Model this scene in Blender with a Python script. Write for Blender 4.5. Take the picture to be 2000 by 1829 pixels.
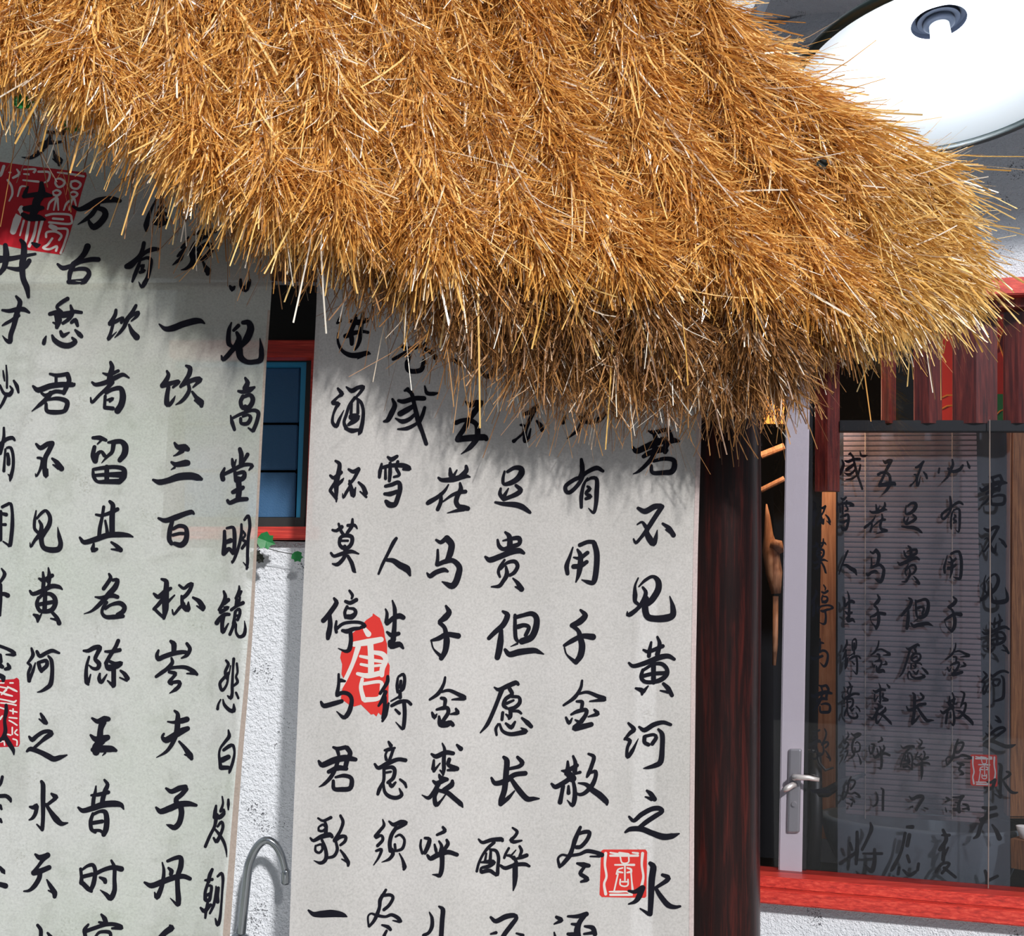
import bpy, bmesh, math, random
import numpy as np
from mathutils import Vector, Matrix, Euler
random.seed(7); RNG = np.random.default_rng(11)
PI = math.pi
scn = bpy.context.scene
for o in list(bpy.data.objects): bpy.data.objects.remove(o)
COL = scn.collection

# ------------------------------------------------------------ camera
F = 2200.0; CX, CY = 1000.0, 914.5
PITCH = math.radians(6.5); ROLL = math.radians(1.55)
cam_d = bpy.data.cameras.new('camera'); cam = bpy.data.objects.new('camera', cam_d); COL.objects.link(cam)
cam_d.sensor_fit = 'HORIZONTAL'; cam_d.sensor_width = 36.0; cam_d.lens = F / 2000.0 * 36.0
cam_d.clip_start = 0.05
CAM = Vector((0, 0, 1.5))
RM = (Euler((PI/2 + PITCH, 0, 0)).to_matrix() @ Matrix.Rotation(ROLL, 3, 'Z'))
cam.matrix_world = Matrix.Translation(CAM) @ RM.to_4x4()
scn.camera = cam

# ------------------------------------------------------------ light and exposure
w = bpy.data.worlds.new('world'); scn.world = w; w.use_nodes = True
bg = w.node_tree.nodes['Background']; bg.inputs[1].default_value = 0.64
_nt = w.node_tree; _tc = _nt.nodes.new('ShaderNodeTexCoord'); _sx = _nt.nodes.new('ShaderNodeSeparateXYZ'); _cr = _nt.nodes.new('ShaderNodeValToRGB')
# bright sky overhead, darker courtyard walls towards the horizon
_cr.color_ramp.elements[0].position = 0.05; _cr.color_ramp.elements[0].color = (0.26, 0.28, 0.31, 1)
_cr.color_ramp.elements[1].position = 0.75; _cr.color_ramp.elements[1].color = (0.82, 0.90, 1.0, 1)
_nt.links.new(_tc.outputs['Generated'], _sx.inputs[0]); _nt.links.new(_sx.outputs[2], _cr.inputs[0]); _nt.links.new(_cr.outputs[0], bg.inputs[0])
sun_d = bpy.data.lights.new('sun', 'SUN'); sun = bpy.data.objects.new('sun', sun_d); COL.objects.link(sun)
sun_d.energy = 4.4; sun_d.angle = math.radians(3.0); sun_d.color = (1.0, 0.97, 0.92)
SUN_FROM = Vector((0.30, -0.95, 0.60)).normalized()
sun.rotation_euler = SUN_FROM.to_track_quat('Z', 'Y').to_euler()
scn.view_settings.view_transform = 'Standard'; scn.view_settings.look = 'None'
scn.view_settings.gamma = 1.0; scn.view_settings.use_curve_mapping = False
scn.view_settings.exposure = 0.0

# ------------------------------------------------------------ helpers
def ray(px, py):
    return RM @ Vector(((px - CX) / F, (CY - py) / F, -1.0))
def P(px, py, Y):
    "the point at depth Y (world y) seen at this place of the photograph"
    d = ray(px, py); t = Y / d.y
    return CAM + d * t
def on_plane(px, py, p0, n):
    d = ray(px, py); t = (p0 - CAM).dot(n) / d.dot(n)
    return CAM + d * t

def link(name, me, mat=None, parent=None):
    o = bpy.data.objects.new(name, me); COL.objects.link(o)
    if mat: me.materials.append(mat)
    if parent: o.parent = parent
    return o
def obj(name, bm, mat, parent=None, smooth=False):
    me = bpy.data.meshes.new(name); bmesh.ops.recalc_face_normals(bm, faces=bm.faces[:]) if bm.faces else None
    bm.to_mesh(me); bm.free()
    if smooth:
        for p in me.polygons: p.use_smooth = True
    return link(name, me, mat, parent)
def tag(o, label=None, cat=None, group=None, kind=None):
    if label: o['label'] = label
    if cat: o['category'] = cat
    if group: o['group'] = group
    if kind: o['kind'] = kind
    return o
def empty(name, loc=(0, 0, 0), label=None, cat=None, group=None, rz=0):
    o = bpy.data.objects.new(name, None); COL.objects.link(o); o.location = loc; o.rotation_euler = (0, 0, rz)
    o.empty_display_size = 0.05
    return tag(o, label, cat, group)
def shift(bm, v):
    bmesh.ops.translate(bm, verts=bm.verts[:], vec=v); return bm
def box(bm, a, b, bev=0.0):
    a = Vector(a); b = Vector(b)
    vs = [bm.verts.new((x, y, z)) for x in (a.x, b.x) for y in (a.y, b.y) for z in (a.z, b.z)]
    fs = [(0,1,3,2),(4,6,7,5),(0,4,5,1),(2,3,7,6),(0,2,6,4),(1,5,7,3)]
    fc = [bm.faces.new([vs[i] for i in f]) for f in fs]
    if bev:
        es = {e for f in fc for e in f.edges}
        bmesh.ops.bevel(bm, geom=list(es), offset=bev, segments=2, affect='EDGES')
    return bm
def hexa(bm, q0, q1, bev=0.0):
    "solid between two quads (4 points each)"
    a = [bm.verts.new(p) for p in q0]; b = [bm.verts.new(p) for p in q1]
    fc = [bm.faces.new(a), bm.faces.new(b[::-1])]
    for i in range(4):
        j = (i + 1) % 4; fc.append(bm.faces.new((a[j], a[i], b[i], b[j])))
    if bev:
        es = {e for f in fc for e in f.edges}
        bmesh.ops.bevel(bm, geom=list(es), offset=bev, segments=2, affect='EDGES')
    return bm
def pxbox(x0, y0, x1, y1, Y, th, bev=0.0, bm=None, origin=None, x0b=None, x1b=None):
    "a board whose front face covers this rectangle of the photograph at depth Y; x0b/x1b: other x at the bottom"
    bm = bm or bmesh.new()
    x0b = x0 if x0b is None else x0b; x1b = x1 if x1b is None else x1b
    q = [P(x0, y0, Y), P(x1, y0, Y), P(x1b, y1, Y), P(x0b, y1, Y)]
    if origin is not None: q = [p - origin for p in q]
    return hexa(bm, q, [p + Vector((0, th, 0)) for p in q], bev)
def tube(bm, pts, r, seg=12, caps=True):
    pts = [Vector(p) for p in pts]; n = len(pts); rings = []
    rs = r if isinstance(r, (list, tuple)) else [r] * n
    t0 = (pts[1] - pts[0]).normalized()
    u = t0.orthogonal().normalized()
    for i, p in enumerate(pts):
        t = (pts[min(i+1, n-1)] - pts[max(i-1, 0)]).normalized()
        u = (u - t * u.dot(t)).normalized(); v = t.cross(u)
        rings.append([bm.verts.new(p + (u * math.cos(a) + v * math.sin(a)) * rs[i]) for a in [2*PI*k/seg for k in range(seg)]])
    for i in range(n - 1):
        for k in range(seg):
            j = (k + 1) % seg
            bm.faces.new((rings[i][k], rings[i][j], rings[i+1][j], rings[i+1][k]))
    if caps:
        bm.faces.new(rings[0][::-1]); bm.faces.new(rings[-1])
    return bm
def lathe(bm, prof, seg=64, M=None):
    "profile of (r, z), revolved about z"
    rings = []
    for r, z in prof:
        if r < 1e-5: rings.append([bm.verts.new((0, 0, z))])
        else: rings.append([bm.verts.new((r*math.cos(2*PI*k/seg), r*math.sin(2*PI*k/seg), z)) for k in range(seg)])
    for a, b in zip(rings, rings[1:]):
        for k in range(seg):
            j = (k + 1) % seg
            if len(a) == 1 and len(b) == 1: continue
            if len(a) == 1: bm.faces.new((a[0], b[j], b[k]))
            elif len(b) == 1: bm.faces.new((a[k], a[j], b[0]))
            else: bm.faces.new((a[k], a[j], b[j], b[k]))
    if M is not None: bmesh.ops.transform(bm, matrix=M, verts=bm.verts[:])
    return bm

# ------------------------------------------------------------ materials
def mat(name):
    m = bpy.data.materials.new(name); m.use_nodes = True
    nt = m.node_tree; return m, nt, nt.nodes['Principled BSDF'], nt.nodes['Material Output']
def N(nt, t, **kw):
    n = nt.nodes.new(t)
    for k, v in kw.items(): setattr(n, k, v)
    return n
def plain(name, col, rough=0.5, metal=0.0, spec=0.5, bump=0.0, bscale=200):
    m, nt, b, out = mat(name)
    b.inputs['Base Color'].default_value = (*col, 1); b.inputs['Roughness'].default_value = rough
    b.inputs['Metallic'].default_value = metal; b.inputs['Specular IOR Level'].default_value = spec
    if bump:
        tc = N(nt, 'ShaderNodeTexCoord'); no = N(nt, 'ShaderNodeTexNoise'); no.inputs['Scale'].default_value = bscale; no.inputs['Detail'].default_value = 4
        bu = N(nt, 'ShaderNodeBump'); bu.inputs['Strength'].default_value = bump; bu.inputs['Distance'].default_value = 0.003
        nt.links.new(tc.outputs['Object'], no.inputs['Vector']); nt.links.new(no.outputs[0], bu.inputs['Height']); nt.links.new(bu.outputs[0], b.inputs['Normal'])
    return m
def ramp(nt, stops):
    r = N(nt, 'ShaderNodeValToRGB'); e = r.color_ramp.elements
    while len(e) < len(stops): e.new(0.5)
    for el, (p, c) in zip(e, stops): el.position = p; el.color = (*c, 1)
    return r
def wood(name, c0, c1, c2, rough=0.35, scale=(1, 1, 1), grain=6.0, axis='Z', bump=0.25, coat=0.0):
    m, nt, b, out = mat(name); tc = N(nt, 'ShaderNodeTexCoord'); mp = N(nt, 'ShaderNodeMapping')
    s = {'Z': (30, 30, 1.6), 'X': (1.6, 30, 30)}[axis]
    mp.inputs['Scale'].default_value = s
    no = N(nt, 'ShaderNodeTexNoise'); no.inputs['Scale'].default_value = grain; no.inputs['Detail'].default_value = 6; no.inputs['Roughness'].default_value = 0.65
    no.inputs['Distortion'].default_value = 0.4
    r = ramp(nt, [(0.3, c0), (0.5, c1), (0.72, c2)])
    nt.links.new(tc.outputs['Object'], mp.inputs[0]); nt.links.new(mp.outputs[0], no.inputs['Vector']); nt.links.new(no.outputs[0], r.inputs[0])
    nt.links.new(r.outputs[0], b.inputs['Base Color'])
    b.inputs['Roughness'].default_value = rough; b.inputs['Coat Weight'].default_value = coat; b.inputs['Coat Roughness'].default_value = 0.15
    bu = N(nt, 'ShaderNodeBump'); bu.inputs['Strength'].default_value = bump; bu.inputs['Distance'].default_value = 0.002
    nt.links.new(no.outputs[0], bu.inputs['Height']); nt.links.new(bu.outputs[0], b.inputs['Normal'])
    return m

def stucco():
    m, nt, b, out = mat('white_stucco'); tc = N(nt, 'ShaderNodeTexCoord')
    n1 = N(nt, 'ShaderNodeTexNoise'); n1.inputs['Scale'].default_value = 190; n1.inputs['Detail'].default_value = 3; n1.inputs['Roughness'].default_value = 0.6
    n2 = N(nt, 'ShaderNodeTexNoise'); n2.inputs['Scale'].default_value = 70; n2.inputs['Detail'].default_value = 3
    n3 = N(nt, 'ShaderNodeTexNoise'); n3.inputs['Scale'].default_value = 9; n3.inputs['Detail'].default_value = 2
    for n in (n1, n2, n3): nt.links.new(tc.outputs['Object'], n.inputs['Vector'])
    # sparse dark pits, in loose patches
    mu = N(nt, 'ShaderNodeMath', operation='MULTIPLY'); nt.links.new(n1.outputs[0], mu.inputs[0]); nt.links.new(n3.outputs[0], mu.inputs[1])
    rp = ramp(nt, [(0.395, (1, 1, 1)), (0.418, (0.12, 0.12, 0.13))])
    nt.links.new(mu.outputs[0], rp.inputs[0])
    mx = N(nt, 'ShaderNodeMixRGB', blend_type='MULTIPLY'); mx.inputs[0].default_value = 1; mx.inputs[1].default_value = (0.69, 0.72, 0.79, 1)
    nt.links.new(rp.outputs[0], mx.inputs[2]); nt.links.new(mx.outputs[0], b.inputs['Base Color'])
    b.inputs['Roughness'].default_value = 0.85
    bu = N(nt, 'ShaderNodeBump'); bu.inputs['Strength'].default_value = 1.0; bu.inputs['Distance'].default_value = 0.010
    ad = N(nt, 'ShaderNodeMath', operation='ADD'); nt.links.new(n1.outputs[0], ad.inputs[0]); nt.links.new(n2.outputs[0], ad.inputs[1])
    nt.links.new(ad.outputs[0], bu.inputs['Height']); nt.links.new(bu.outputs[0], b.inputs['Normal'])
    return m

def cloth_mat(name, base, clear=0.34, trans=0.30, tint=(0.93, 0.935, 0.925)):
    "thin rice paper cloth: diffuse and translucent fibres, a little open weave"
    m = bpy.data.materials.new(name); m.use_nodes = True; nt = m.node_tree
    for n in list(nt.nodes):
        if n.type != 'OUTPUT_MATERIAL': nt.nodes.remove(n)
    out = [n for n in nt.nodes if n.type == 'OUTPUT_MATERIAL'][0]
    tc = N(nt, 'ShaderNodeTexCoord')
    n1 = N(nt, 'ShaderNodeTexNoise'); n1.inputs['Scale'].default_value = 170; n1.inputs['Detail'].default_value = 5; n1.inputs['Roughness'].default_value = 0.7
    n2 = N(nt, 'ShaderNodeTexNoise'); n2.inputs['Scale'].default_value = 3.0; n2.inputs['Detail'].default_value = 3
    for n in (n1, n2): nt.links.new(tc.outputs['Object'], n.inputs['Vector'])
    k = np.array(base)
    r1 = ramp(nt, [(0.30, tuple(k*0.80)), (0.55, tuple(k)), (0.75, tuple(np.minimum(k*1.10, 0.95)))])
    r2 = ramp(nt, [(0.35, tint), (0.6, (1, 1, 1))])
    nt.links.new(n1.outputs[0], r1.inputs[0]); nt.links.new(n2.outputs[0], r2.inputs[0])
    mx = N(nt, 'ShaderNodeMixRGB', blend_type='MULTIPLY'); mx.inputs[0].default_value = 1
    nt.links.new(r1.outputs[0], mx.inputs[1]); nt.links.new(r2.outputs[0], mx.inputs[2])
    d = N(nt, 'ShaderNodeBsdfDiffuse'); t = N(nt, 'ShaderNodeBsdfTranslucent'); tr = N(nt, 'ShaderNodeBsdfTransparent')
    tr.inputs[0].default_value = (1, 1, 1, 1)
    for n in (d, t): nt.links.new(mx.outputs[0], n.inputs[0])
    bu = N(nt, 'ShaderNodeBump'); bu.inputs['Strength'].default_value = 0.25; bu.inputs['Distance'].default_value = 0.001
    nt.links.new(n1.outputs[0], bu.inputs['Height']); nt.links.new(bu.outputs[0], d.inputs['Normal'])
    a = N(nt, 'ShaderNodeMixShader'); a.inputs[0].default_value = trans
    nt.links.new(d.outputs[0], a.inputs[1]); nt.links.new(t.outputs[0], a.inputs[2])
    c = N(nt, 'ShaderNodeMixShader'); c.inputs[0].default_value = clear
    nt.links.new(a.outputs[0], c.inputs[1]); nt.links.new(tr.outputs[0], c.inputs[2])
    nt.links.new(c.outputs[0], out.inputs[0])
    return m

def straw_mat(name, dark, mid, light, spec=0.55, rough=0.34):
    m, nt, b, out = mat(name)
    g = N(nt, 'ShaderNodeNewGeometry')
    r = ramp(nt, [(0.0, dark), (0.5, mid), (0.90, light), (0.94, (0.95, 0.86, 0.72)), (1.0, (0.97, 0.92, 0.84))])  # the last stops paint some straws near white in place of sun glints
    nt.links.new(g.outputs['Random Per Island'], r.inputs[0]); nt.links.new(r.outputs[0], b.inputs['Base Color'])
    b.inputs['Roughness'].default_value = rough; b.inputs['Specular IOR Level'].default_value = spec
    b.inputs['Coat Weight'].default_value = 0.5; b.inputs['Coat Roughness'].default_value = 0.32
    # straw lets some light through
    t = N(nt, 'ShaderNodeBsdfTranslucent'); nt.links.new(r.outputs[0], t.inputs[0])
    mx = N(nt, 'ShaderNodeMixShader'); mx.inputs[0].default_value = 0.22
    nt.links.new(b.outputs[0], mx.inputs[1]); nt.links.new(t.outputs[0], mx.inputs[2]); nt.links.new(mx.outputs[0], out.inputs[0])
    return m

def glass_mat(name, tint=(0.8, 0.85, 0.88), refl=0.10):
    m = bpy.data.materials.new(name); m.use_nodes = True; nt = m.node_tree
    for n in list(nt.nodes):
        if n.type != 'OUTPUT_MATERIAL': nt.nodes.remove(n)
    out = [n for n in nt.nodes if n.type == 'OUTPUT_MATERIAL'][0]
    tr = N(nt, 'ShaderNodeBsdfTransparent'); tr.inputs[0].default_value = (*tint, 1)
    gl = N(nt, 'ShaderNodeBsdfGlossy'); gl.inputs['Roughness'].default_value = 0.02
    mx = N(nt, 'ShaderNodeMixShader'); mx.inputs[0].default_value = refl
    nt.links.new(tr.outputs[0], mx.inputs[1]); nt.links.new(gl.outputs[0], mx.inputs[2]); nt.links.new(mx.outputs[0], out.inputs[0])
    return m
def emit(name, col, s):
    m, nt, b, out = mat(name); b.inputs['Base Color'].default_value = (0.9, 0.9, 0.9, 1)
    b.inputs['Emission Color'].default_value = (*col, 1); b.inputs['Emission Strength'].default_value = s
    return m

M_STUCCO = stucco()
M_RED = wood('red_lacquered_wood', (0.22, 0.010, 0.008), (0.44, 0.024, 0.016), (0.62, 0.075, 0.045), 0.42, grain=4, axis='X', coat=0.1)
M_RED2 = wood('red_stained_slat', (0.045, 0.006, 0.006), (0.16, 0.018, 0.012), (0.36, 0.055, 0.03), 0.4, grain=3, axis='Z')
M_POST = wood('dark_lacquered_post', (0.004, 0.0015, 0.002), (0.012, 0.003, 0.003), (0.055, 0.008, 0.006), 0.28, grain=2.2, axis='Z', coat=0.0)
M_POST.node_tree.nodes['Principled BSDF'].inputs['Specular IOR Level'].default_value = 0.28
M_BLACK = plain('black_frame', (0.006, 0.006, 0.007), 0.5)
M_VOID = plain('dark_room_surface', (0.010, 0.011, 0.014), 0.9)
M_BLUE = plain('blue_casement', (0.018, 0.24, 0.46), 0.4)
M_BLUEP = plain('blue_panel', (0.018, 0.085, 0.20), 0.6, bump=0.3, bscale=260)
M_CLOTH = cloth_mat('scroll_cloth', (0.66, 0.64, 0.63), 0.18)
M_CLOTHL = cloth_mat('scroll_cloth_left', (0.63, 0.64, 0.60), 0.36, tint=(0.88, 0.93, 0.86))
M_HEM = cloth_mat('scroll_hem', (0.40, 0.33, 0.29), 0.06, 0.2)
M_REFL = cloth_mat('scroll_reflection_cloth', (0.26, 0.29, 0.34), 0.55, 0.3)
M_INK = plain('black_ink', (0.007, 0.007, 0.012), 0.8, spec=0.08)
M_SEAL = plain('vermilion_seal_ink', (0.47, 0.030, 0.026), 0.8, spec=0.1)
M_SEALD = plain('crimson_seal_ink', (0.33, 0.010, 0.018), 0.8, spec=0.1)
M_PALE = plain('bare_seal_line', (0.50, 0.475, 0.46), 0.9, spec=0.05)
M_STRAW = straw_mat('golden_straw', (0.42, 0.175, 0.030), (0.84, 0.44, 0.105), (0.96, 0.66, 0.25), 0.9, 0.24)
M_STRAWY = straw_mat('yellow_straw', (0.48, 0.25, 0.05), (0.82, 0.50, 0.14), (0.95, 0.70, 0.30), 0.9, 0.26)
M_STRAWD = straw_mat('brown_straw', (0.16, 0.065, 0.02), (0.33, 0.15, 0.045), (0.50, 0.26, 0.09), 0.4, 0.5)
M_CORE = plain('thatch_core', (0.085, 0.032, 0.010), 0.95, bump=0.6, bscale=90)
M_CHROME = plain('chrome', (0.42, 0.45, 0.48), 0.12, 1.0)
M_STEEL = plain('brushed_steel', (0.62, 0.58, 0.58), 0.35, 0.65)
M_GREENRIM = plain('dark_green_enamel', (0.004, 0.014, 0.014), 0.35)
M_ENAMEL = plain('white_enamel', (0.86, 0.90, 0.94), 0.35)
M_SOCKET = plain('dark_socket', (0.006, 0.008, 0.014), 0.7, spec=0.1)
M_BULB = emit('lit_bulb', (0.86, 0.94, 1.0), 95.0)
M_ALU = plain('pinkish_aluminium', (0.85, 0.74, 0.77), 0.45, bump=0.15, bscale=300)
M_GLASS = glass_mat('window_glass', (0.78, 0.79, 0.82), 0.03)
M_BOWL = plain('dark_stone', (0.11, 0.135, 0.155), 0.45, bump=0.5, bscale=60)
M_ORANGE = wood('pale_orange_timber', (0.28, 0.10, 0.04), (0.50, 0.22, 0.10), (0.66, 0.34, 0.18), 0.6, grain=2, axis='Z')
M_BAMBOO = plain('mauve_bamboo', (0.21, 0.135, 0.14), 0.6, bump=0.2)
M_RATTAN = wood('rattan_column', (0.10, 0.035, 0.012), (0.22, 0.085, 0.03), (0.36, 0.16, 0.06), 0.6, grain=5, axis='Z')
M_LEAF = plain('leaf_green', (0.03, 0.30, 0.09), 0.4)
M_DLEAF = plain('dry_black_leaf', (0.012, 0.016, 0.012), 0.6)
M_CORD = plain('pale_cord', (0.50, 0.38, 0.30), 0.6)
M_GROUND = plain('grey_paving', (0.34, 0.34, 0.33), 0.85, bump=0.4, bscale=30)
M_MURAL = plain('mural_red', (0.62, 0.035, 0.02), 0.6)
M_MURALG = plain('mural_green', (0.02, 0.25, 0.08), 0.6)
M_MURALO = plain('mural_orange', (0.75, 0.28, 0.04), 0.6)
M_MURALW = plain('mural_white', (0.55, 0.52, 0.50), 0.6)
M_PORC = plain('white_porcelain', (0.75, 0.72, 0.70), 0.3)
M_COUNTER = plain('grey_stone_counter', (0.30, 0.31, 0.31), 0.6, bump=0.2)
M_BEAM = wood('brown_beam', (0.02, 0.008, 0.004), (0.05, 0.018, 0.01), (0.10, 0.04, 0.02), 0.6, axis='X')

# ------------------------------------------------------------ setting
bm = bmesh.new(); box(bm, (-9, -6, -0.15), (9, 9, 0.0))
tag(obj('floor', bm, M_GROUND), 'grey paving below the scrolls', None, None, 'structure')

YL = 3.36                                              # plaster wall behind the two scrolls
def wall_piece(bm, x0, z0, x1, z1, Y, th=0.22): box(bm, (x0, Y, z0), (x1, Y + th, z1))
pA = P(430, 556, YL); pB = P(640, 1060, YL)
zt, zb = P(560, 540, YL).z, P(560, 1058, YL).z         # opening of the blue window
xl, xr = P(330, 800, YL).x, P(617, 800, YL).x
xe = P(1400, 1100, YL).x
bm = bmesh.new()
wall_piece(bm, -3.4, 0.0, xe, zb, YL)                   # below the window
wall_piece(bm, -3.4, zb, xl, zt, YL); wall_piece(bm, xr, zb, xe, zt, YL)
wall_piece(bm, -3.4, zt, xe, 4.6, YL)
tag(obj('wall_left', bm, M_STUCCO), 'white stucco wall behind the left and middle scrolls', None, None, 'structure')

# right wall, turned towards the viewer on its right side
AY = math.radians(14.0); R0 = P(1740, 1165, 4.25)
UX = Vector((math.cos(AY), -math.sin(AY), 0)); NRM = Vector((-math.sin(AY), -math.cos(AY), 0))   # NRM faces the viewer
def PR(px, py, d=0.0):
    "point on the right wall's face, moved d metres out of it towards the viewer"
    return on_plane(px, py, R0 + NRM * d, NRM)
def rquad(x0, y0, x1, y1, d0, d1, bev=0.0, bm=None, org=None, par=False, x0b=None, x1b=None):
    bm = bm or bmesh.new()
    q0 = [PR(x0, y0, d0), PR(x1, y0 if not par else par[0], d0), PR(x1 if x1b is None else x1b, y1 if not par else par[1], d0), PR(x0 if x0b is None else x0b, y1, d0)]
    q1 = [p + NRM * (d1 - d0) for p in q0]
    if org is not None: q0 = [p - org for p in q0]; q1 = [p - org for p in q1]
    return hexa(bm, q0, q1, bev)
def rbox(s0, s1, z0, z1, d0, d1, bev=0.0, bm=None, org=Vector((0,0,0))):
    "box along the right wall: s along it, z height, d out of the wall"
    bm = bm or bmesh.new()
    f = lambda s, z, d: Vector((R0.x, R0.y, 0)) + UX * s + NRM * d + Vector((0, 0, z)) - org
    return hexa(bm, [f(s0, z0, d0), f(s1, z0, d0), f(s1, z1, d0), f(s0, z1, d0)], [f(s0, z0, d1), f(s1, z0, d1), f(s1, z1, d1), f(s0, z1, d1)], bev)
def S(px, py=1165, d=0.0): p = PR(px, py, d) - R0; return p.dot(UX)
def Z(px, py, d=0.0): return PR(px, py, d).z
zsill0, zsill1 = Z(1600, 1765), Z(1600, 1722)
zlin0, zlin1 = Z(1960, 600), Z(1960, 549)
s_l, s_r = S(1425), 3.2
bm = bmesh.new()
rbox(s_l, s_r, 0.0, zsill0, -0.2, 0.0, bm=bm)
rbox(s_l, s_r, zlin1, 4.6, -0.2, 0.0, bm=bm)
rbox(S(2000) + 0.55, s_r, zsill0, zlin1, -0.2, 0.0, bm=bm)
tag(obj('wall_right', bm, M_STUCCO), 'white stucco wall around the large window at right', None, None, 'structure')
# sloping ledge high on the right wall
bm = bmesh.new()
q = [PR(1380, 88, 0.10), PR(1640, 6, 0.10), PR(1640, 42, 0.10), PR(1380, 122, 0.10)]
hexa(bm, q, [p - NRM * 0.10 for p in q], 0.004)
tag(obj('trim_1', bm, M_STUCCO), 'sloping plaster ledge high on the right wall', None, None, 'structure')

# upper floor overhang added out of view, sized to shade the upper wall
bm = bmesh.new(); box(bm, (0.95, 2.6, 3.82), (4.6, 4.4, 3.95))
tag(obj('trim_2', bm, M_STUCCO), 'unseen upper floor overhang added to shade the wall above the large window', None, None, 'structure')

# the large window: red frame
win = empty('window_2', (R0.x, R0.y, 0)); tag(win, 'large red framed window right of the post', None, None, 'structure')
O2 = Vector((R0.x, R0.y, 0))
zm = Z(1600, 1736)
obj('window_sill', rbox(s_l, S(2000)+0.55, zsill0, zm - 0.004, -0.12, 0.075, 0.004, org=O2), M_RED, win)
obj('bottom_rail', rbox(s_l, S(2000)+0.55, zm - 0.004, zsill1 + 0.012, -0.12, 0.045, 0.004, org=O2), M_RED, win)
obj('window_lintel', rbox(s_l, S(2000)+0.55, zlin0 + 0.035, zlin1, -0.12, 0.05, 0.004, org=O2), M_RED, win)
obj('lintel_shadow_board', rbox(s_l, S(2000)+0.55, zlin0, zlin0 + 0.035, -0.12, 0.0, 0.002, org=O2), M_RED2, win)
obj('glass_pane', rbox(s_l, S(2000)+0.5, zsill1 + 0.012, zlin0, -0.045, -0.040, org=O2), M_GLASS, win)

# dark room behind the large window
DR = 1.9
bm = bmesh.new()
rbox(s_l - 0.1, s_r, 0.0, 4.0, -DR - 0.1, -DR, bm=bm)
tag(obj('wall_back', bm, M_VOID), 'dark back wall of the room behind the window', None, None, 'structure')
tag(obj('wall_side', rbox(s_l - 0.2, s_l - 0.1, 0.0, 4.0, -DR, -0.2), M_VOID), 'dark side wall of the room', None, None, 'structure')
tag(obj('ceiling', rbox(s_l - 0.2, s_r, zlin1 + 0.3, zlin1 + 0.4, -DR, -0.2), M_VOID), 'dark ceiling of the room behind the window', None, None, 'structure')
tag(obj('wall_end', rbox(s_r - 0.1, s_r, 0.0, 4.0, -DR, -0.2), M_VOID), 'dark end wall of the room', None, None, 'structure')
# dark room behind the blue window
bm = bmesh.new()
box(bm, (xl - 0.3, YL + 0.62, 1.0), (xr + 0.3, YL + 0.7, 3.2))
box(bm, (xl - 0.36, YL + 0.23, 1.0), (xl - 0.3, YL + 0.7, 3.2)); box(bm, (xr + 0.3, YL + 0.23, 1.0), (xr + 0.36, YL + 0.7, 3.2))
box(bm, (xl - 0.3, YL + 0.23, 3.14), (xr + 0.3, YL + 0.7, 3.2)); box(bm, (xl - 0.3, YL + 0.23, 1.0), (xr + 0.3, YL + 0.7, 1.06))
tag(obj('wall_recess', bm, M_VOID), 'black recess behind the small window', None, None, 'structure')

# ------------------------------------------------------------ the small blue window between the scrolls
W1 = P(560, 860, YL)
win1 = empty('window_1', W1); tag(win1, 'small blue casement in a red frame between the scrolls', None, None, 'structure')
obj('window_lintel', pxbox(330, 664, 616, 698, YL - 0.03, 0.12, 0.003, origin=W1), M_RED, win1)
obj('window_sill', pxbox(330, 1029, 622, 1054, YL - 0.04, 0.14, 0.003, origin=W1, x1b=621), M_RED, win1)
bm = bmesh.new(); pxbox(608, 698, 616, 1030, YL - 0.015, 0.10, 0.002, bm=bm, origin=W1, x1b=609, x0b=597)
obj('side_board', bm, M_RED, win1)
bm = bmesh.new()
pxbox(330, 698, 612, 706, YL + 0.02, 0.08, bm=bm, origin=W1); pxbox(330, 1011, 600, 1030, YL + 0.02, 0.08, bm=bm, origin=W1)
pxbox(599, 698, 612, 1030, YL + 0.02, 0.08, bm=bm, origin=W1, x0b=586, x1b=602)
obj('window_frame', bm, M_BLACK, win1)
bm = bmesh.new()
pxbox(330, 704, 601, 716, YL + 0.035, 0.04, 0.002, bm=bm, origin=W1)
pxbox(588, 704, 601, 1013, YL + 0.034, 0.04, 0.002, bm=bm, origin=W1, x0b=578, x1b=589)
cs = obj('casement', bm, M_BLUE, win1)
for k, (y0, y1) in enumerate([(719, 825), (830, 918), (923, 1012)]):
    bm = pxbox(360, y0, 586 - 4*k, y1, YL + 0.055, 0.02, 0.003, origin=W1, x1b=583 - 4*k)
    obj('panel', bm, M_BLUEP, win1)
obj('transom_board', pxbox(330, 530, 620, 664, YL + 0.10, 0.03, origin=W1), M_BLACK, win1)

# ------------------------------------------------------------ post
post_o = P(1407, 1200, 3.22); post_o.z = 0
tp = P(1410, 700, 3.22); bt = P(1403, 1829, 3.22)
rp = 77 / F * 3.22
t = empty('post', (tp.x, tp.y, 0), 'thick dark red lacquered round post right of the middle scroll', 'post')
bm = bmesh.new(); zs = [0.02, 0.3, 0.8, 1.2, 1.6, 2.0, 2.45]
tube(bm, [(0 + 0.002*math.sin(z*5), 0, z) for z in zs], [rp*1.01, rp, rp, rp*0.995, rp, rp*0.99, rp*0.98], 40)
obj('shaft', bm, M_POST, t, True)
bm = bmesh.new(); lathe(bm, [(0, 0), (rp*1.14, 0), (rp*1.14, 0.08), (rp*1.06, 0.14), (0, 0.14)], 32)
obj('stone_base', bm, M_GROUND, t)

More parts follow.
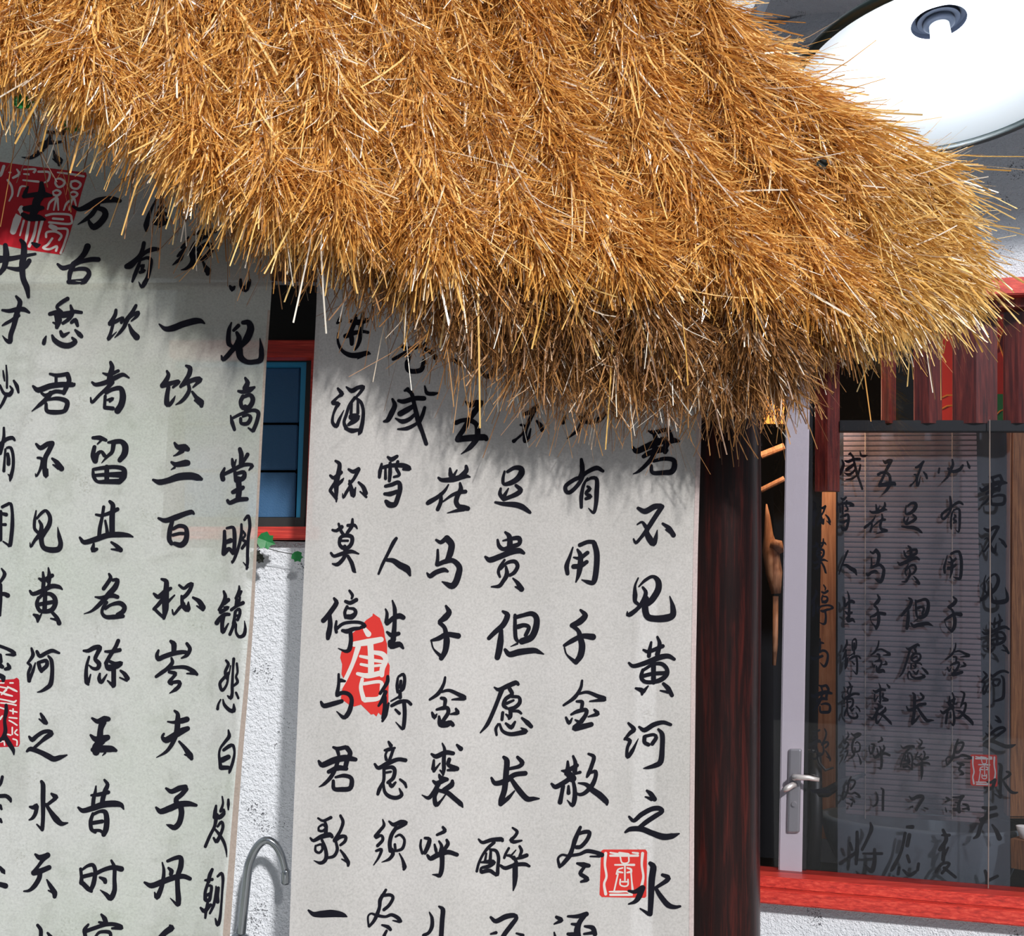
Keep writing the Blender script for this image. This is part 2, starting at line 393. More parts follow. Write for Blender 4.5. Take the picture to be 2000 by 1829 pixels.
# ------------------------------------------------------------ brush strokes
GLYPHS_LEFT = r"""@0 250
天: 60,5,4 70,6,4 83,6,6; 49,22,4 60,19,6 70,19,5 80,18,3; 66,10,4 62,18,6 57,26,6 48,34,6 39,39,4 28,38,1; 70,30,2 72,37,5 77,43,10 77,48,4; 68,40,1 74,43,5
生: 36,77,3 33,84,5 31,89,4; 31,89,5 45,87,6 57,87,8 67,88,3; 54,72,5 54,85,10 48,95,10 46,105,10 42,115,8; 32,105,6 43,105,10 55,104,5; 30,113,6 38,117,8 50,117,8 58,119,3
我: 0,171,9 15,170,6 30,167,5 46,164,3; 27,146,4 31,152,7 31,165,8 29,178,8 30,195,7 35,208,7 37,220,4; 7,153,6 8,165,8 6,180,7 0,189,5; 38,173,6 33,180,6 24,184,6 10,182,3; 42,150,3 48,153,7 52,152,2
万: 95,102,3 103,106,5 115,102,8 128,95,8 145,93,8 156,95,5; 128,100,5 120,112,6 112,119,5 101,126,1; 126,104,5 135,107,7 137,114,8 130,124,8 122,129,8 117,124,5 115,118,2
@260 340
有: 14,90,5 12,99,5 8,107,5 0,114,5 -9,120,5; -9,121,5 -3,120,6 6,111,5 16,102,5 26,98,6 33,98,4; 9,113,3 6,122,5 2,132,5 -1,140,3; 10,112,3 18,109,4 23,112,5 22,122,5 19,134,5 15,142,6 11,147,4 7,140,1; 9,120,3 14,119,4 11,124,4 15,126,4 9,128,4
惟: 30,33,2 25,43,3 20,55,5 17,67,7 17,74,3; 37,26,3 37,38,4 33,45,3 42,44,3; 36,50,6 31,53,5 42,52,5; 36,59,6 28,63,6 35,64,6 44,61,6 46,60,3; 38,44,5 37,60,7; 42,64,4 33,70,1
须: 72,82,2 68,90,4 63,96,3; 69,94,2 62,103,5 58,107,3; 66,101,2 62,110,5 57,114,4 51,119,1; 79,78,4 90,75,6 105,74,6 107,75,4; 96,80,6 88,84,6 81,92,7 77,100,7 77,107,7; 88,95,4 86,103,5 83,108,5; 84,99,4 90,94,5 98,91,6 102,97,6 98,105,6 90,110,6 83,107,4; 77,105,7 78,113,7 74,120,6 67,124,3 62,125,1; 90,112,2 93,119,4 97,126,9 97,130,5
不: 126,146,3 129,150,7 132,147,3; 140,138,4 141,146,5 146,150,8 151,142,5 152,138,3
@0 510
古: 114,-19,8 110,-10,7 103,-2,6 95,4,6; 75,4,3 82,9,6 93,6,5 105,1,5 118,-2,6 128,-2,6; 95,7,6 91,16,6 90,28,4; 95,12,3 104,10,5 113,11,5 116,17,6 110,26,7 106,29,3; 89,27,5 97,27,6 108,26,6
才: 21,46,3 26,53,6 24,62,6 21,72,7 18,84,6 14,96,6 13,105,6 8,103,4 3,97,1; 3,64,3 12,65,5 22,63,6 31,63,6 38,67,3; 24,71,5 15,77,4 8,81,4 3,84,2
愁: 88,49,5 80,54,5 74,60,4 80,66,4; 65,69,5 74,67,6 80,70,8 90,69,8; 74,68,8 76,77,9 74,86,5; 69,80,2 74,82,4; 92,58,3 94,67,6 90,75,5 82,81,4; 85,70,5 95,66,5 106,67,4; 93,80,4 98,77,6 101,84,4; 60,98,2 58,103,5 57,107,5; 68,97,3 71,103,6 80,109,7 90,110,7 98,105,6 94,100,3; 79,92,4 82,97,6 90,93,2; 98,90,3 103,95,6 106,98,5
饮: 151,64,4 150,70,5 146,77,5 143,81,5; 143,82,5 150,79,5 160,74,4 158,80,4; 147,83,4 144,94,4 141,102,4 152,92,1; 177,58,4 172,67,5 165,77,6 162,85,5 156,93,4 149,100,1; 163,79,4 172,71,4 180,67,5 178,72,4 171,78,2; 168,83,3 172,92,6 178,99,8
必: 8,136,2 9,150,3 9,165,3; 4,143,2 5,150,3 6,156,2; 0,162,3 5,172,4 12,174,6 16,168,4 13,163,2; 18,156,3 22,163,5 24,171,3; 9,173,4 4,184,4 0,191,3
君: 65,147,3 75,149,5 88,147,5; 88,148,6 90,156,6 86,165,6 83,172,5; 73,150,4 73,158,4; 43,163,3 50,168,7 65,163,7 80,161,7 95,161,6 97,160,3; 54,172,3 60,175,5 72,170,5 83,171,5; 66,172,6 60,180,6 52,187,5 41,196,1; 60,181,3 75,179,5 87,183,6 86,192,6 82,196,5 70,197,6 61,195,5 60,186,4
者: 144,132,4 146,138,6 144,147,7 142,154,6; 134,146,2 142,148,5 154,143,4; 120,158,3 125,161,5 138,158,6 150,152,6 160,148,5 168,152,2; 146,158,6 140,165,5 130,174,4 120,184,4 118,178,2; 137,176,4 136,191,4; 138,172,4 147,167,5 157,166,6 160,176,8 158,187,8 153,195,8; 137,191,5 147,192,5; 140,181,3 147,179,4 143,183,3
@260 590
一: 34,29,2 42,35,6 52,34,8 65,29,8 80,25,8 88,25,6 93,28,2
见: 128,27,2 125,36,5 124,48,6 125,55,6 129,58,4; 131,37,4 137,31,5; 143,27,5 150,27,7 153,35,9 148,48,9 141,57,6; 135,40,4 138,48,7 134,57,7 128,64,6 122,71,6 117,75,5 115,70,2; 137,52,8 138,62,9 140,72,8 148,78,6 158,78,6 166,75,7 167,62,6 165,47,1
饮: 44,90,3 46,95,5 43,102,6 38,108,5; 38,109,6 45,107,6 52,105,5 59,103,4 59,105,4 52,111,3; 46,111,5 44,123,6 44,132,7 47,134,5 52,128,4 55,122,1; 69,83,3 74,86,6 73,94,6 68,102,5 62,110,4; 63,109,4 70,105,5 80,101,6 87,101,7 83,106,4 78,111,2; 72,107,4 73,115,5 68,124,5 62,130,4 55,134,1; 77,117,3 82,124,5 88,131,9 89,135,5; 80,128,2 86,132,4
高: 146,99,3 149,105,6 146,112,7; 137,116,3 143,117,5 152,114,7 158,111,3; 143,123,5 140,130,5 143,138,5 152,136,6 156,127,6 152,121,5 143,124,4; 127,148,2 129,157,5 132,166,4; 128,152,3 140,146,4 155,141,4 163,144,5 161,156,5 157,166,5 156,168,4 150,164,2; 140,152,4 141,158,4 149,158,5 153,151,5 150,147,3 143,149,3; 146,136,5 147,143,4
@0 770
有: 5,44,3 5,55,4 3,66,5 0,77,5; 0,66,5 8,59,5 16,57,5 19,60,3; 7,72,3 6,85,3 5,100,4; 9,70,3 14,70,4 17,80,4 17,95,4 14,108,5 13,113,2; 14,108,4 10,104,1; 10,78,4 11,85,5 11,91,5
不: 47,65,3 53,70,6 62,65,6 68,64,6; 68,65,6 63,75,6 59,83,6 58,95,6 60,106,7 62,98,2; 49,83,3 54,84,4 55,90,5 51,101,3 47,107,3 46,103,1; 68,84,3 74,89,6 80,97,7; 69,92,2 76,96,5
留: 121,57,4 130,57,6 138,60,4; 132,60,3 127,65,2; 123,69,5 121,80,6 124,87,7; 124,86,7 127,78,5 132,75,4 136,80,5; 141,63,3 150,62,6 158,62,6 163,68,8 162,78,8 156,86,6; 148,64,6 146,75,5 140,81,4 132,90,1; 121,98,3 122,107,5 127,114,4 140,114,6 155,114,7; 122,98,4 135,96,5 150,95,5 161,98,6 161,107,8 156,114,6; 139,95,6 139,113,6; 123,106,4 138,105,5 160,105,8
用: 3,147,4 9,144,4 14,143,4 16,155,4 16,170,5 15,183,5 13,197,5 10,196,3 4,192,2; 0,155,3 8,157,5; 0,170,3 7,170,4; 1,153,4 1,190,4
见: 47,152,2 45,165,4 45,175,4 49,180,4; 48,162,3 54,155,4 60,152,4 65,160,5 64,170,6 58,180,6 53,187,7; 51,165,3 54,172,5 52,182,6 45,191,4 40,199,3 39,193,1; 54,182,7 54,192,6 57,200,6 66,203,7 76,202,7 79,195,6 77,185,5 75,173,1
其: 135,147,4 133,160,4 130,175,5 129,187,5; 143,140,4 147,145,6 146,160,7 146,182,7; 125,157,3 133,158,4 145,154,5 153,150,5; 137,165,3 139,175,4 140,183,5; 104,187,3 110,193,6 125,189,7 140,184,7 155,183,7 167,184,5 173,186,2; 122,195,3 121,203,7 126,202,4; 145,193,3 152,198,5 157,203,6; 145,202,2 154,203,4
@0 1030
千: 2,54,2 6,61,5 2,69,4 -3,75,3; -5,88,5 5,87,5 10,89,6; 1,75,4 1,95,4 0,115,3
黄: 56,59,3 57,70,5; 63,53,2 64,62,5 63,70,6; 51,67,3 57,69,6 68,63,5; 57,70,5 56,80,5; 65,66,4 63,78,4; 39,83,3 43,87,5 55,83,6 67,77,6 77,78,5 81,81,2; 50,92,4 48,100,5 51,108,5 57,110,5 67,108,6 72,100,6 71,92,6 65,87,5 56,88,4 50,93,4; 59,84,5 58,108,6; 49,101,5 60,99,5 72,97,5; 44,114,3 49,117,7 49,123,3; 54,113,2 50,120,4; 68,111,4 74,118,5 77,125,6; 66,119,2 75,121,4
名: 142,61,3 144,66,5 140,73,5 135,80,5; 147,69,4 153,69,5 150,78,7 142,87,7 135,95,6 126,104,5 118,110,3 109,113,1; 124,91,2 133,92,5 145,89,6 153,91,5; 139,98,4 134,105,4 133,112,4 138,117,5 148,117,6 160,116,5; 137,106,4 145,101,4 156,99,6 162,104,6 160,110,6 153,114,5
@260 840
三: 54,17,3 58,22,6 67,23,9 71,25,6; 64,27,6 57,32,3 52,34,1; 50,42,3 56,45,6 68,43,8 71,43,7; 54,49,3 49,52,1; 26,65,3 34,68,7 45,66,7 60,61,9 75,60,9 84,62,8 89,64,4
百: 33,115,3 42,118,6 55,114,7 68,109,6 76,107,6 79,109,3; 51,119,5 48,130,6 47,142,6 50,148,5; 52,129,4 60,125,5 68,127,5 70,135,6 68,145,7 62,150,7 54,148,5; 52,137,4 60,135,4 67,135,4
堂: 139,25,5 141,33,6 140,46,5; 129,38,3 130,44,5 131,49,4; 134,39,2 132,46,3; 149,32,5 145,39,4 141,45,4; 119,50,3 116,58,6 117,64,6; 118,58,4 130,52,5 142,46,5 152,45,4 155,47,5 151,52,2; 133,56,5 134,66,5; 134,57,4 144,55,5 144,62,6 136,66,6; 137,64,7 138,78,7 137,88,7; 130,81,5 137,78,7 143,75,5; 123,92,4 126,95,5 136,91,6 148,90,5
明: 119,132,4 119,145,5 118,160,6; 122,128,3 130,127,4 132,135,5 132,150,5 131,160,5; 119,147,5 127,144,6; 118,161,6 125,155,5 130,161,4; 141,123,3 141,135,4 138,150,4 133,165,4 129,173,3 128,170,1; 145,117,3 150,112,4 152,125,4 150,140,4 149,160,4 149,172,4 148,181,3; 149,179,3 143,172,1; 143,132,3 146,137,3 142,143,3 147,146,4 142,154,4
@260 1100
杯: 37,21,3 43,24,6 43,35,7 42,48,9 42,60,8 40,72,4; 40,71,4 35,67,4 28,60,4; 27,40,3 33,44,6 42,37,6 49,33,4; 40,45,5 33,54,5 27,60,4; 45,51,4 54,42,2; 60,29,3 66,33,4 72,29,5 77,27,4 74,35,5 69,42,5 65,45,5; 63,43,3 65,55,6 71,60,8 72,51,2; 66,53,4 60,59,4 53,67,3 51,61,2; 78,45,3 86,50,6 91,58,7; 83,56,2 91,61,4
岑: 49,102,4 53,106,7 53,116,6; 33,114,3 31,120,5 33,125,6 40,122,6 52,118,6 65,116,5 70,117,5; 70,105,4 74,112,5 70,120,5 63,124,2; 50,124,3 51,130,5 44,138,5 37,143,5 30,148,4; 44,138,5 55,136,4 68,136,5 78,141,6 83,145,4; 70,144,2 80,144,4; 47,142,4 55,144,5 52,149,4 47,155,5 50,157,5; 48,156,4 60,155,5 60,160,5 55,165,5 47,170,1
镜: 118,37,3 120,44,5 117,53,5 112,61,4; 119,53,4 124,48,5; 119,58,3 124,58,4 114,64,5; 109,78,6 113,72,5 120,67,5 125,67,4; 117,70,6 116,80,5 117,90,5 124,79,2; 138,30,2 138,36,4 134,46,4; 141,37,3 138,44,3; 135,47,4 134,55,4; 139,45,3 138,53,3; 128,61,4 135,56,4 143,52,5; 133,64,4 132,72,4 131,79,5; 133,63,3 138,60,4 139,66,4 136,74,4; 133,69,3 138,68,3; 132,78,5 129,86,4 126,93,4; 134,80,3 134,90,3 138,96,4 144,94,5 146,86,4 145,75,1
悲: 121,127,3 124,132,4 120,142,4 122,150,4; 124,143,3 118,150,4 113,157,4 116,166,4 122,158,3 124,145,3; 131,125,4 130,140,3 129,160,4 129,170,4 127,176,5 123,173,2; 127,134,2 125,145,2; 135,131,3 136,142,3 134,148,3 136,155,4 131,160,3; 134,169,3 137,176,3; 114,178,2 111,184,3 110,190,4; 117,178,2 119,185,4 126,192,5 131,192,6 131,184,2
@0 1270
陈: 109,1,3 115,1,5 123,-3,6 130,-3,6 126,6,5 124,12,5 129,18,6 127,24,5 121,24,4 116,20,2; 116,9,3 113,20,4 112,32,5 113,42,6 115,45,3; 115,42,4 118,32,2; 154,-12,5 150,-3,5 143,8,5 138,17,5; 137,2,3 146,2,5 156,0,5; 138,17,5 140,24,5 145,25,5; 143,15,4 150,18,5 158,17,5 152,22,5 143,22,6; 148,20,6 148,35,6 148,46,6 147,48,3; 147,46,5 140,40,2; 130,31,3 129,37,5 132,42,5 139,32,2; 157,27,3 162,31,5 166,37,6; 156,36,2 165,40,3
河: 41,-2,3 43,6,5 40,12,4 36,17,3; 36,17,3 40,21,4 37,30,4 38,40,5; 46,17,2 43,27,4 38,40,4; 48,2,4 52,8,5 60,4,5 68,1,5 77,4,3; 50,17,5 52,24,5 54,28,4; 51,16,4 60,14,5 61,20,5 55,26,5; 63,8,3 67,14,5 68,28,5 66,44,6 60,50,5 53,54,3 48,55,1
之: 53,83,3 56,88,5 60,95,5; 51,90,2 58,95,4; 38,113,3 42,117,6 48,112,5 56,107,5 64,106,5 67,109,6 60,114,6 53,120,4 45,127,4; 35,132,3 40,129,6 52,133,6 62,138,7 70,142,7 78,140,6 87,137,2
王: 120,89,3 127,93,6 136,90,8 141,90,6; 134,94,9 131,103,7 130,115,8; 118,111,3 124,116,7 133,116,10 140,114,7; 133,118,9 125,126,9 125,133,9; 121,130,6 132,129,9 145,129,8 151,131,4; 137,134,3 133,138,1
金: 0,-5,4 8,-2,4 16,2,5 19,6,5 8,6,2; 0,7,5 1,15,5; 0,20,6 3,22,5; 10,18,3 12,23,6 7,25,4; 0,33,5 4,36,7 4,40,4
散: 8,72,4 8,80,5 6,92,4 7,105,5 4,115,5; 6,112,5 12,122,6 17,130,5 18,136,2; 0,118,4 5,112,4
@0 1530
昔: 125,4,2 124,12,4 122,20,5 121,30,5; 136,-4,3 140,2,5 137,10,6 134,20,6 133,29,6; 119,16,3 128,15,5 141,12,5; 102,32,3 108,36,6 120,33,7 135,28,8 150,27,8 158,29,6 161,34,2; 121,40,4 118,50,5 119,60,5 124,64,4; 121,41,4 130,37,4 137,38,6 139,48,7 138,60,7 135,67,6; 121,52,5 133,50,5; 121,62,4 130,62,4 135,66,4
水: 54,-2,4 56,3,6 56,20,6 56,45,5 55,60,5; 55,61,4 48,54,2; 39,31,3 44,32,6 48,29,5 46,40,5 42,46,4 38,48,2; 67,14,3 72,18,7 72,20,5 62,28,4; 60,28,4 65,36,5 73,47,8 80,53,6 88,52,2
天: 46,93,3 52,97,7 62,94,6; 62,94,7 56,100,5 50,108,4 44,116,5; 44,117,7 52,115,7 64,110,6; 52,117,6 51,124,6 45,134,6 38,140,4 31,141,2; 61,126,2 65,133,5 71,143,7 71,148,5; 63,140,2 70,143,4
时: 105,112,4 106,122,4 106,130,6; 107,113,3 114,108,4 121,107,5 124,115,5 122,130,6 118,140,5; 108,122,5 120,119,5; 108,131,6 115,138,6 119,141,4; 123,119,5 135,113,5 147,110,6 158,112,7; 145,101,3 149,110,5 149,125,5 149,140,6 144,150,7 138,145,5 130,139,1; 130,123,3 136,126,6 137,129,5
尽: 0,17,5 8,17,5 13,21,5 14,24,3; 0,30,5 2,34,3; 0,48,5 2,51,3; 3,-8,4 1,0,4 -2,5,3
还: 0,110,4 4,115,6 6,118,2; 0,132,6 7,134,7
@0 1745
宴: 132,28,3 136,33,6 138,39,6; 129,38,3 136,40,5; 115,41,3 110,48,5 111,56,5 112,70,5; 111,50,5 122,46,5 138,41,5 150,41,5 158,45,6 146,46,3; 124,57,3 130,51,4 142,51,5 144,57,4 140,66,4
上: 49,42,4 53,48,5 53,58,5 52,75,5; 62,52,3 66,57,5
@260 1350
夫: 54,26,3 58,30,5 58,40,7 57,52,7 54,62,6 49,72,5 42,80,4 30,87,1; 45,40,2 53,41,4 63,39,7 70,37,7; 40,56,3 38,60,4 43,64,8 54,58,8 64,52,8 71,49,6; 60,66,3 67,74,5 74,84,8 76,88,5; 67,83,2 74,85,4
子: 43,127,3 50,131,6 60,127,7 68,125,6; 69,128,6 63,135,6 56,141,6 57,146,7; 30,152,3 36,157,7 48,153,8 60,148,8 72,147,7 82,149,4; 62,150,7 63,160,7 60,172,7 54,178,7 48,176,5 43,174,1
白: 124,51,2 125,59,5 120,66,4 114,74,3 112,82,3 113,92,4 114,100,5; 118,77,4 125,72,5 130,71,4 132,80,3 130,92,4 126,104,4 125,107,2; 116,90,7 124,86,6; 115,100,6 124,100,5
@260 1555
发: 108,13,3 107,20,5 106,28,5; 116,1,2 117,10,3 114,20,4; 107,24,6 112,28,6 118,23,5 118,18,3; 108,30,5 106,40,4 100,52,4 94,66,4; 124,5,3 124,11,4 124,18,2; 110,40,3 115,34,4 117,40,4 114,50,4 110,58,5 108,60,4 105,55,3; 107,44,3 112,50,4 118,60,4 121,70,3 122,80,1
朝: 103,96,4 100,103,5 98,112,5; 94,110,3 103,109,4; 97,115,4 94,125,4 94,135,5; 98,117,3 102,118,4 101,128,4 99,136,5 95,136,5; 95,130,4 101,127,4; 88,146,3 93,150,6 101,142,4; 97,140,4 95,150,4 94,159,3; 108,118,2 107,130,3 105,142,4 100,153,3; 110,105,3 115,101,4 117,108,4 116,125,3 115,140,3 113,160,4 110,168,5 107,160,2; 111,120,4 110,130,4 110,138,5
丹: 38,87,2 40,97,4 39,110,5 36,122,6 31,132,7 28,126,2; 45,85,4 55,81,5 62,81,6 62,92,7 58,105,6 58,120,6 59,135,7 58,142,5 48,133,1; 15,113,3 24,117,7 38,112,7 55,106,7 66,105,6 74,108,5; 46,94,3 50,98,6 49,102,5
丘: 48,169,3 50,172,8 42,178,7 34,186,6"""
